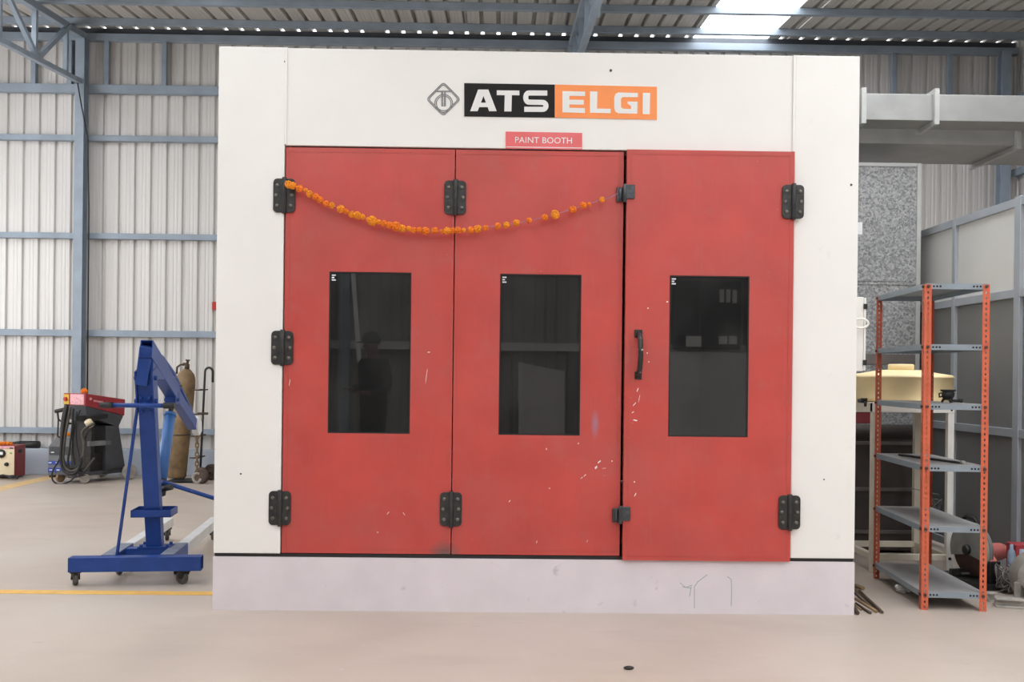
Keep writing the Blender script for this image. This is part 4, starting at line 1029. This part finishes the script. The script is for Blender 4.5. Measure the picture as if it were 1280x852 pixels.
fb = thing('flat_bar', 'dark flat steel bar with a pale end on the fourth rack shelf', 'bar', (c0_.x, c0_.y, zs))
pa, pb_ = rl(.10, LL*.78, zs+.006), rl(.26, .14, zs+.006)
b = MB(); b.bar(pa, pb_, .03, .011); b.build('blade', M_blackmetal, fb, .001)
b = MB(); b.cyl(pb_ + V((0, 0, .004)), pb_ + (pb_-pa).normalized()*.03 + V((0, 0, .004)), .010, seg=10); b.build('end_fitting', M_dusty, fb)

# ------------------------------------------------------------------ tank on its stand
e0, e1 = floor_pt(1092, 719), floor_pt(1187, 712.5)
SY0 = (e0.y+e1.y)/2; SX0, SX1 = at(1092, 600, SY0).x, at(1186.5, 600, SY0).x; SY1 = SY0+.52
zs1 = at(1150, 503.5, SY0).z; zs0 = at(1150, 515.5, SY0).z
st = thing('tank_stand', 'white and cream painted steel stand carrying the yellow water tank', 'stand', ((SX0+SX1)/2, (SY0+SY1)/2, 0))
lw = .042
for x, y, m in ((SX0, SY0, M_standc), (SX1, SY0, M_standw), (SX0, SY1, M_standc), (SX1, SY1, M_standc)):
    b = MB(); b.box((x-lw/2, y-lw/2, 0), (x+lw/2, y+lw/2, zs1-.001)); b.build('leg', m, st, .003)
for y, m in ((SY0, M_standw), (SY1, M_standc)):
    b = MB(); b.box((SX0-lw/2, y-lw/2-.004, zs0), (SX1+lw/2, y+lw/2+.004, zs1)); b.build('top_rail', m, st, .003)
    b = MB(); b.box((SX0+lw/2, y-.018, .085), (SX1-lw/2, y+.018, .125)); b.build('bottom_rail', M_standc, st, .003)
for x in (SX0, SX1):
    b = MB(); b.box((x-lw/2, SY0+lw/2+.004, zs0), (x+lw/2, SY1-lw/2-.004, zs1)); b.build('top_rail', M_standc, st, .003)
    b = MB(); b.box((x-.018, SY0+lw/2, .085), (x+.018, SY1-lw/2, .125)); b.build('bottom_rail', M_standc, st, .003)
b = MB(); b.box((SX0-lw/2+.002, SY0+.03, zs1-.012), (SX1+lw/2-.002, SY1-.03, zs1-.003)); b.build('deck', M_standc, st)
b = MB(); b.cyl((SX1, SY0-lw/2-.006, zs0+.02), (SX1, SY0-lw/2+.002, zs0+.02), .008, seg=8); b.cyl((SX1, SY0-lw/2-.004, .10), (SX1, SY0-lw/2+.002, .10), .01, seg=8); b.build('bolt', M_gap, st)
ty = (SY0+SY1)/2; tcx = at(1126, 480, ty).x
tr_ = at(1189, 490, ty).x - tcx
tank = thing('water_tank', 'round yellow plastic water tank with a screw cap on the stand behind the rack', 'tank', (tcx, ty, zs1))
zr = at(1126, 470.5, ty-.2).z - zs1; zd = at(1126, 462.5, ty).z - zs1; zc_ = at(1126, 455, ty).z - zs1
b = MB(); seg = 48; R_ = []
prof = [(.0, .0), (.90, 0), (.97, .012), (1.0, .03), (1.0, zr*.93), (1.015, zr*.95), (1.015, zr), (.97, zr+.012), (.72, zr+(zd-zr)*.55), (.40, zd), (0, zd)]
for r, z in prof:
    ring = []
    for k in range(seg):
        a = 2*PI*k/seg; body_ = .03 < z+.001 < zr*.94 or abs(z-.03) < .002
        rr = r*tr_*(1 - (.035 if (k % 6 in (0,)) and body_ else (.02 if (k % 6 in (1, 5)) and body_ else 0)))
        ring.append(b.bm.verts.new((tcx+rr*math.cos(a), ty+min(1, .255/tr_)*rr*math.sin(a), zs1+z+.001)))
    R_.append(ring)
for A, B in zip(R_, R_[1:]):
    for k in range(seg): j = (k+1) % seg; b.face([A[k], A[j], B[j], B[k]], True)
bmesh.ops.remove_doubles(b.bm, verts=b.bm.verts[:], dist=1e-5)
b.build('tank_body', M_tank, tank)
b = MB(); cr = 15.5/F*ty; b.lathe([(0, 0), (cr*.92, 0), (cr, .006), (cr, zc_-zd-.006), (cr*.93, zc_-zd), (0, zc_-zd+.002)], (tcx, ty, zs1+zd), seg=28); b.build('screw_cap', M_tank, tank, 0)
c = at(1079, 501, ty-.26); b = MB(); b.cyl((c.x, ty-.30, c.z), (c.x, ty-.19, c.z), .014, seg=10); b.cyl((c.x-.03, ty-.30, c.z+.014), (c.x+.012, ty-.30, c.z+.014), .007, seg=8); b.cyl((c.x, ty-.30, c.z), (c.x, ty-.30, c.z-.035), .010, seg=8); b.build('tap', M_blackmetal, tank)

# ------------------------------------------------------------------ air unit, ducts
YC = 7.72
ax1 = at(1150.5, 330, YC).x; ax0 = X1+.06; az = at(1110, 203.5, YC).z
YL = 7.28; lx1 = at(1149, 600, YL).x; lz = at(1110, 533, YL).z
ahu = thing('air_handling_unit', 'tall spangled galvanised air unit with a dark brown base behind the tank', 'air unit', ((ax0+ax1)/2, YC, 0))
zseam = at(1110, 351, YC).z
b = MB(); b.box((ax0, YC, 0), (ax1-.02, YC+.9, az-.02)); b.build('cabinet', M_zinc, ahu, .004)
b = MB(); b.box((ax1-.035, YC-.008, lz), (ax1, YC+.9, az)); b.box((ax0, YC-.008, az-.03), (ax1-.035, YC+.9, az)); b.build('edge_frame', M_flange, ahu, .003)
b = MB(); b.box((ax0, YC-.006, zseam-.03), (ax1-.035, YC, zseam+.03)); b.box((ax0, YC-.010, zseam-.004), (ax1-.035, YC-.006, zseam+.004)); b.build('seam_flange', M_zinc, ahu)
zb0 = at(1110, 449, YC).z; b = MB(); b.box((ax0, YC-.006, zb0-.04), (ax1-.035, YC, zb0+.04)); b.build('lower_band', M_brown2, ahu)
b = MB(); b.box((ax0, YL, .02), (lx1, YC-.012, lz-.03)); low = b.build('base_section', M_brown, ahu, .01)
b = MB(); b.box((ax0+.1, YC+.15, az-.02), (ax0+.7, YC+.8, at(1150, 180, 7.80).z-.002)); b.build('duct_collar', M_duct, ahu)
b = MB(); b.cyl((ax0, YL+.05, lz-.05), (lx1-.02, YL+.05, lz-.05), .065, seg=18); b.build('rolled_seal', M_brown, ahu)
for py in (553.5, 611, 664):
    z = at(1110, py, YL).z; b = MB(); b.box((ax0, YL-.03, z-.012), (lx1, YL, z+.012)); b.build('ledge', M_brown2, ahu)
# white box on the booth side with a looped cable ring
YB2 = YF + .35
bz0, bz1 = at(1076, 464, YB2).z, at(1076, 371, YB2).z; bx1 = at(1082, 415, YB2).x
ctl = thing('control_box', 'narrow white control box on the right side of the booth above the tank', 'control box', ((X1+bx1)/2, YB2, bz0))
b = MB(); b.box((X1+.001, YB2, bz0), (bx1-.012, YB2+.30, bz1)); b.build('case', M_white, ctl, .004)
b = MB(); b.box((bx1-.012, YB2-.006, bz0+.005), (bx1, YB2+.29, bz1-.005)); dr = b.build('door', M_white, ctl, .003)
b = MB()
for py in (383, 453): z = at(1081, py, YB2).z; b.box((bx1-.016, YB2-.014, z-.015), (bx1+.004, YB2-.005, z+.015))
b.build('hinge', M_black, dr)
c = at(1076, 404, YB2-.03); b = MB(); b.tube([c + V((.040*math.cos(t*PI/12), -.01*math.cos(t*PI/12), .027*math.sin(t*PI/12))) for t in range(24)], .0065, 8, True)
tag(b.build('cable_ring', M_standw), 'small white cable ring hanging in front of the white control box', 'cable ring')
YB3 = YF + .12; c = at(1074.5, 285, YB3)
b = MB(); b.box((X1+.001, YB3, c.z-.033), (at(1078, 285, YB3).x, YB3+.012, c.z+.033)); b.box((X1+.002, YB3-.002, c.z-.014), (at(1077, 285, YB3).x, YB3, c.z-.006))
tag(b.build('wall_tag', M_paper), 'small white tag fixed to the right side of the booth', 'tag')
# red box on the base section
c0_, c1_ = at(1064, 531, YL+.1), at(1093, 513, YL+.1)
rbx = thing('red_box', 'dull red box with cream lid behind the tank stand', 'box', (c0_.x, YL+.18, lz+.012))
zb_ = lz+.016
b = MB(); b.box((max(ax0+.01, c0_.x), YL+.12, zb_), (c1_.x, YL+.32, c1_.z-.012)); b.build('case', mat('dull_red', (.20, .028, .03), .5), rbx, .005)
b = MB(); b.box((max(ax0+.005, c0_.x-.005), YL+.115, c1_.z-.012), (c1_.x+.005, YL+.325, c1_.z+.002)); b.build('lid', M_standc, rbx, .002)

def duct(name, label, y0, y1, z0, z1, x0, x1, fl, m=M_duct):
    t = thing(name, label, 'duct', ((x0+x1)/2, y0, z0))
    b = MB(); b.box((x0, y0, z0), (x1, y1, z1)); b.build('duct_body', m, t, .004)
    for x in fl:
        b = MB(); o = .035
        b.box((x-.018, y0-o, z0-o), (x+.018, y0, z1+o)); b.box((x-.018, y1, z0-o), (x+.018, y1+o, z1+o))
        b.box((x-.018, y0, z0-o), (x+.018, y1, z0)); b.box((x-.018, y0, z1), (x+.018, y1, z1+o)); b.build('joint_flange', M_flange, t)
    return t
U0, U1 = 7.45, 7.72
duct('air_duct', 'upper galvanised air duct running right from behind the paint booth', U0, U1, at(1150, 150.5, U0).z, at(1150, 117.5, U0).z, X1-.6, XR-.05, (at(1078, 135, U0).x, at(1169, 135, U0).x))
G0 = 7.80; G1 = G0*296/271
duct('air_duct', 'lower wider galvanised air duct running right under the upper duct', G0, G1, at(1150, 180, G0).z, at(1150, 147, G0).z, X1-.6, XR-.05, (at(1271, 172, G0).x,))

# ------------------------------------------------------------------ partition on the right
PX = floor_pt(1176, 684).x
pz = (at_x(1155, 289, PX).z + at_x(1268, 248, PX).z)/2
part = thing('wall_partition', 'grey panelled aluminium partition along the right side behind the rack', 'partition', (PX, 6, 0), kind='structure')
def py_of(px): return at_x(px, 470, PX).y
ym = [py_of(1151)+.6, py_of(1195), py_of(1275), py_of(1275)-1.2]
zr1 = at_x(1269, 367, PX).z; zr2 = at_x(1269, 541, PX).z
fw = .05
for i, y in enumerate(ym):
    b = MB(); w_ = fw if i != 2 else .075; b.box((PX-.03, y-w_/2, 0), (PX+.03, y+w_/2, pz if i != 2 else pz+.004)); b.build('upright', M_alu, part, .003)
for z in (pz-.03, zr1, zr2, .07):
    for a, c in zip(ym[1:], ym):
        b = MB(); b.box((PX-.026, a+fw/2+.012, z-.028), (PX+.026, c-fw/2, z+.028)); b.build('rail', M_alu, part, .003)
for a, c in zip(ym[1:], ym):
    for z0, z1, m in ((zr1+.028, pz-.058, M_panelhi), (zr2+.028, zr1-.028, M_panello), (.098, zr2-.028, M_panello)):
        b = MB(); b.box((PX-.004, a+fw/2+.012, z0), (PX+.004, c-fw/2, z1)); b.build('panel', m, part)

# ------------------------------------------------------------------ clutter on the floor at the right
def chop_saw(label, p, rz, mg, mb_, mm, dusty=False, s=1.0):
    t = thing('chop_saw', label, 'chop saw', (p.x, p.y, 0), rz); Mx = loc_of(t); Rr = Mx.to_3x3()
    def q(x, y, z): return Mx @ V((x*s, y*s, z*s))
    def bx(lo, hi, m, name, par=None, bv=.004):
        b = MB(); (x0, y0, z0), (x1, y1, z1) = lo, hi
        b.hexa([q(x0, y0, z0), q(x1, y0, z0), q(x1, y1, z0), q(x0, y1, z0), q(x0, y0, z1), q(x1, y0, z1), q(x1, y1, z1), q(x0, y1, z1)]); return b.build(name, m, par or t, bv)
    # local x: along the blade plane, y: across it
    base = bx((-.27, -.13, 0), (.25, .13, .035), mb_, 'base_plate')
    bx((-.10, -.13, .035), (-.07, .13, .085), mb_, 'fence')
    b = MB(); b.cyl(q(-.02, -.10, .06), q(-.02, .11, .06), .012*s, seg=8); b.box(q(-.02, -.1, .04), q(.02, -.07, .09)) if rz == 0 else None; b.build('vice_screw', mb_, t)
    bx((.14, -.04, .035), (.20, .04, .18), mb_, 'pivot_post')
    b = MB(); b.bar(q(.17, 0, .16), q(.02, .02, .27), .05*s, .06*s); b.build('arm', mm, t, .004)
    c = V((0, -.03, .23)); r = .175
    b = MB(); b.lathe([(0, -.002), (r*.97, -.002), (r*.97, .002), (0, .002)], q(*c), Rr @ V((0, 1, 0)), 36); b.build('cutting_disc', M_dusty if dusty else mat('abrasive_disc', (.10, .055, .045), .8, var=.2, scale=20), t)
    # guard: three quarter drum round the disc
    b = MB(); n = 26; a0, a1 = math.radians(-20), math.radians(200); ro = r*1.05
    fr, bk, fi, bi = [], [], [], []
    for k in range(n+1):
        a = a0+(a1-a0)*k/n; o = V((math.cos(a)*ro, 0, math.sin(a)*ro))
        fr.append(b.bm.verts.new(q(*(c+o+V((0, -.028, 0)))))); bk.append(b.bm.verts.new(q(*(c+o+V((0, .028, 0))))))
    for k in range(n): b.face([fr[k], fr[k+1], bk[k+1], bk[k]], True)
    for yy_, row in ((-.028, fr), (.028, bk)):
        m0 = b.bm.verts.new(q(*(c+V((0, yy_, -.03)))))
        for k in range(n): b.face([row[k], row[k+1], m0])
    g = b.build('blade_guard', mg, t); sm = g.modifiers.new('thick', 'SOLIDIFY'); sm.thickness = .004
    b = MB(); b.lathe([(0, 0), (.03, 0), (.03, .02), (.016, .028), (0, .028)], q(0, -.06, .23), Rr @ V((0, -1, 0)), 14); b.build('arbor_nut', mb_, t)
    b = MB(); m0, m1 = q(.0, .07, .21), q(.0, .24, .21); dd = (m1-m0)
    b.lathe([(0, 0), (.045*s, 0), (.06*s, .02), (.06*s, .13*s), (.052*s, .155*s), (.03*s, .175*s), (0, .18*s)], m0, dd, 20); b.build('motor', mm, t)
    b = MB(); hp = [(-.06, .09, .36), (-.12, .09, .42), (-.20, .09, .43), (-.25, .09, .40), (-.23, .09, .36), (-.14, .09, .35)]
    b.tube([q(*h_) for h_ in hp], .016*s, 8, True); b.bar(q(.02, .06, .29), q(-.08, .09, .37), .04*s, .04*s); b.build('handle', M_blackmetal, t)
    for k in range(4): 
        b = MB(); x_, y_ = ((-.25, -.115), (.23, -.115), (-.25, .115), (.23, .115))[k]
    return t
ps1 = floor_pt(1206, 726)
chop_saw('grey guarded cut off saw with black base on the floor behind the rack', V((ps1.x+.04, ps1.y-.05, 0)), math.radians(-77), M_guard, M_blackmetal, M_pinkred, s=.92)
ps2 = floor_pt(1291, 756)
chop_saw('dusty pale cut off saw on the floor at the right edge', V((ps2.x+.04, ps2.y+.02, 0)), math.radians(130), M_dusty, M_dusty, M_dusty, True, .62)
# cables piled between the saws
pc = floor_pt(1255, 739); rnd = random.Random(11); b = MB()
for k in range(22):
    pts = []
    for i in range(9):
        pts.append(V((pc.x + rnd.uniform(-.04, .06), pc.y + rnd.uniform(-.10, .03), .012 + abs(math.sin(i*.9+k))*rnd.uniform(.02, .16))))
    out = []
    for i in range(len(pts)-1):
        a = pts[max(0, i-1)]; b_, c_ = pts[i], pts[i+1]; d_ = pts[min(len(pts)-1, i+2)]
        for kk in range(5):
            t = kk/5; q = .5*((2*b_) + (c_-a)*t + (2*a-5*b_+4*c_-d_)*t*t + (3*b_-a-3*c_+d_)*t**3); q.z = max(.008, q.z); out.append(q)
    b.tube(out, .0045, 5)
tag(b.build('cable_pile', mat('cable_dusty', (.22, .20, .18), .7, var=.35, scale=9)), 'tangled pile of dusty grey cables on the floor between the two saws', 'cable', kind='stuff')
# wooden/steel block offcuts
for (px, py, w, d_, h_, rz, lab) in ((1263, 760, .15, .07, .05, -.25, 'dusty grey steel channel offcut lying in front of the cable pile'), (1243, 752, .06, .05, .05, .4, 'small dusty metal block beside the right rack post')):
    p = floor_pt(px, py); t = Matrix.Translation(p) @ Matrix.Rotation(rz, 4, 'Z'); b = MB()
    for (x0, x1, z0, z1) in ((-w/2, w/2, 0, h_*.2), (-w/2, w/2, h_*.8, h_)):
        b.hexa([t @ V(v) for v in ((x0, 0, z0), (x1, 0, z0), (x1, d_, z0), (x0, d_, z0), (x0, 0, z1), (x1, 0, z1), (x1, d_, z1), (x0, d_, z1))])
    b.hexa([t @ V(v) for v in ((-w/2, d_*.4, h_*.2), (w/2, d_*.4, h_*.2), (w/2, d_*.6, h_*.2), (-w/2, d_*.6, h_*.2), (-w/2, d_*.4, h_*.8), (w/2, d_*.4, h_*.8), (w/2, d_*.6, h_*.8), (-w/2, d_*.6, h_*.8))])
    tag(b.build('metal_offcut', M_dusty, bevel=.003), lab, 'metal offcut')
# carton and can by the partition
yq = 6.02
q0, q1 = at(1270, 706, yq), at(1296, 681, yq)
ctn = thing('carton', 'red carton with pale blue label at the foot of the partition', 'carton', ((q0.x+q1.x)/2, yq+.1, 0))
q1.x = min(q1.x, PX-.04)
b = MB(); b.box((q0.x, yq, 0), (q1.x, yq+.12, q1.z)); cc = b.build('box', mat('carton_red', (.45, .05, .06), .5), ctn, .004)
b = MB(); b.box((q0.x+.02, yq-.002, q1.z-.10), (q1.x-.02, yq, q1.z-.025)); b.build('label', mat('carton_label', (.5, .58, .7), .5, var=.25, scale=30), cc)
c = at(1264, 730, yq-.0); c.z = 0; rc = .024; zc2 = at(1264, 680, c.y).z
b = MB(); b.lathe([(0, 0), (rc, 0), (rc, zc2*.78), (rc*.8, zc2*.86), (rc*.45, zc2*.9), (rc*.45, zc2), (0, zc2)], (c.x, c.y, 0), seg=20); can = b.build('spray_bottle', M_bluecan)
tag(can, 'blue grey bottle standing beside the red carton', 'bottle')
# steel rods by the booth corner
rods = [((1068, 735), (1100, 762), .009), ((1068, 741), (1090, 760), .007), ((1069, 748), (1096, 764), .009), ((1070, 754), (1088, 766), .007), ((1064, 752), (1077, 762), .005), ((1074, 738), (1103, 765), .008), ((1069, 732), (1079, 735), .012), ((1066, 757), (1072, 766), .011)]
for i, ((ax_, ay_), (bx_, by_), r) in enumerate(rods):
    z = .009 + .018*(i % 3)
    pa, pb_ = floor_pt(ax_, ay_, z), floor_pt(bx_, by_, r)
    pa.x = max(pa.x, X1+.02); pa.z = max(r, z)
    b = MB(); b.cyl(pa, pb_, r, seg=8); o = b.build('steel_rod', M_rustdk if i % 2 else M_rust)
    if i < 6: tag(o, 'rusty steel rod lying in the loose bundle by the booth corner', 'rod', 'rusty rods by the booth corner')
    else: tag(o, ['short thick rusty stub at the far end of the rod bundle', 'short rusty stub against the plinth corner beside the rods'][i-6], 'rod')
# crumpled plastic under the rack and by the stand
def crumple(px, py, s, label):
    p = floor_pt(px, py); rr = random.Random(px); b = MB(); b.sphere((0, 0, 0), s, (1.2, .8, .6), 12, 8)
    for v in b.bm.verts: v.co *= rr.uniform(.7, 1.2)
    lo = min(v.co.z for v in b.bm.verts)
    for v in b.bm.verts: v.co = v.co + V((p.x, p.y, -lo+.001))
    for f in b.bm.faces: f.smooth = False
    tag(b.build('plastic_bag', M_plastic), label, 'plastic bag')
crumple(1130, 741, .045, 'crumpled clear plastic bag on the floor under the rack')
crumple(1160, 722, .04, 'crumpled clear plastic bag beside the stand leg behind the rack')
# wire tangle hung on the stand
b = MB(); c = at(1166, 632, SY1-.08); rr = random.Random(5); pts = []
for i in range(26): pts.append(V((c.x + rr.uniform(-.05, .06), SY1-.08 + rr.uniform(-.03, .03), c.z + rr.uniform(-.07, .09))))
pts[0] = V((SX1-.06, SY1-.05, c.z+.12))
out = []
for i in range(len(pts)-1):
    for kk in range(4):
        t = kk/4; a = pts[max(0, i-1)]; b_, c_ = pts[i], pts[i+1]; d_ = pts[min(len(pts)-1, i+2)]
        out.append(.5*((2*b_) + (c_-a)*t + (2*a-5*b_+4*c_-d_)*t*t + (3*b_-a-3*c_+d_)*t**3))
b.tube(out, .0028, 5)
tag(b.build('wire_coil', M_midgrey), 'loose grey wire tangle hanging on the back leg of the tank stand', 'wire')
# small pebble on the floor in front of the booth
p = floor_pt(786, 836.5); b = MB(); b.sphere((p.x, p.y, .008), .016, (1.5, .8, .55), 8, 6)
tag(b.build('metal_scrap', M_blackmetal), 'small dark scrap lying on the bare floor in front of the booth', 'scrap')

# ------------------------------------------------------------------ light
w = bpy.data.worlds.new('sky'); S.world = w; w.use_nodes = True
w.node_tree.nodes['Background'].inputs[0].default_value = (.95, .98, 1, 1); w.node_tree.nodes['Background'].inputs[1].default_value = 2.5

S.view_settings.view_transform = 'Standard'; S.view_settings.look = 'None'
S.view_settings.gamma = 1; S.view_settings.use_curve_mapping = False
S.view_settings.exposure = 0.17
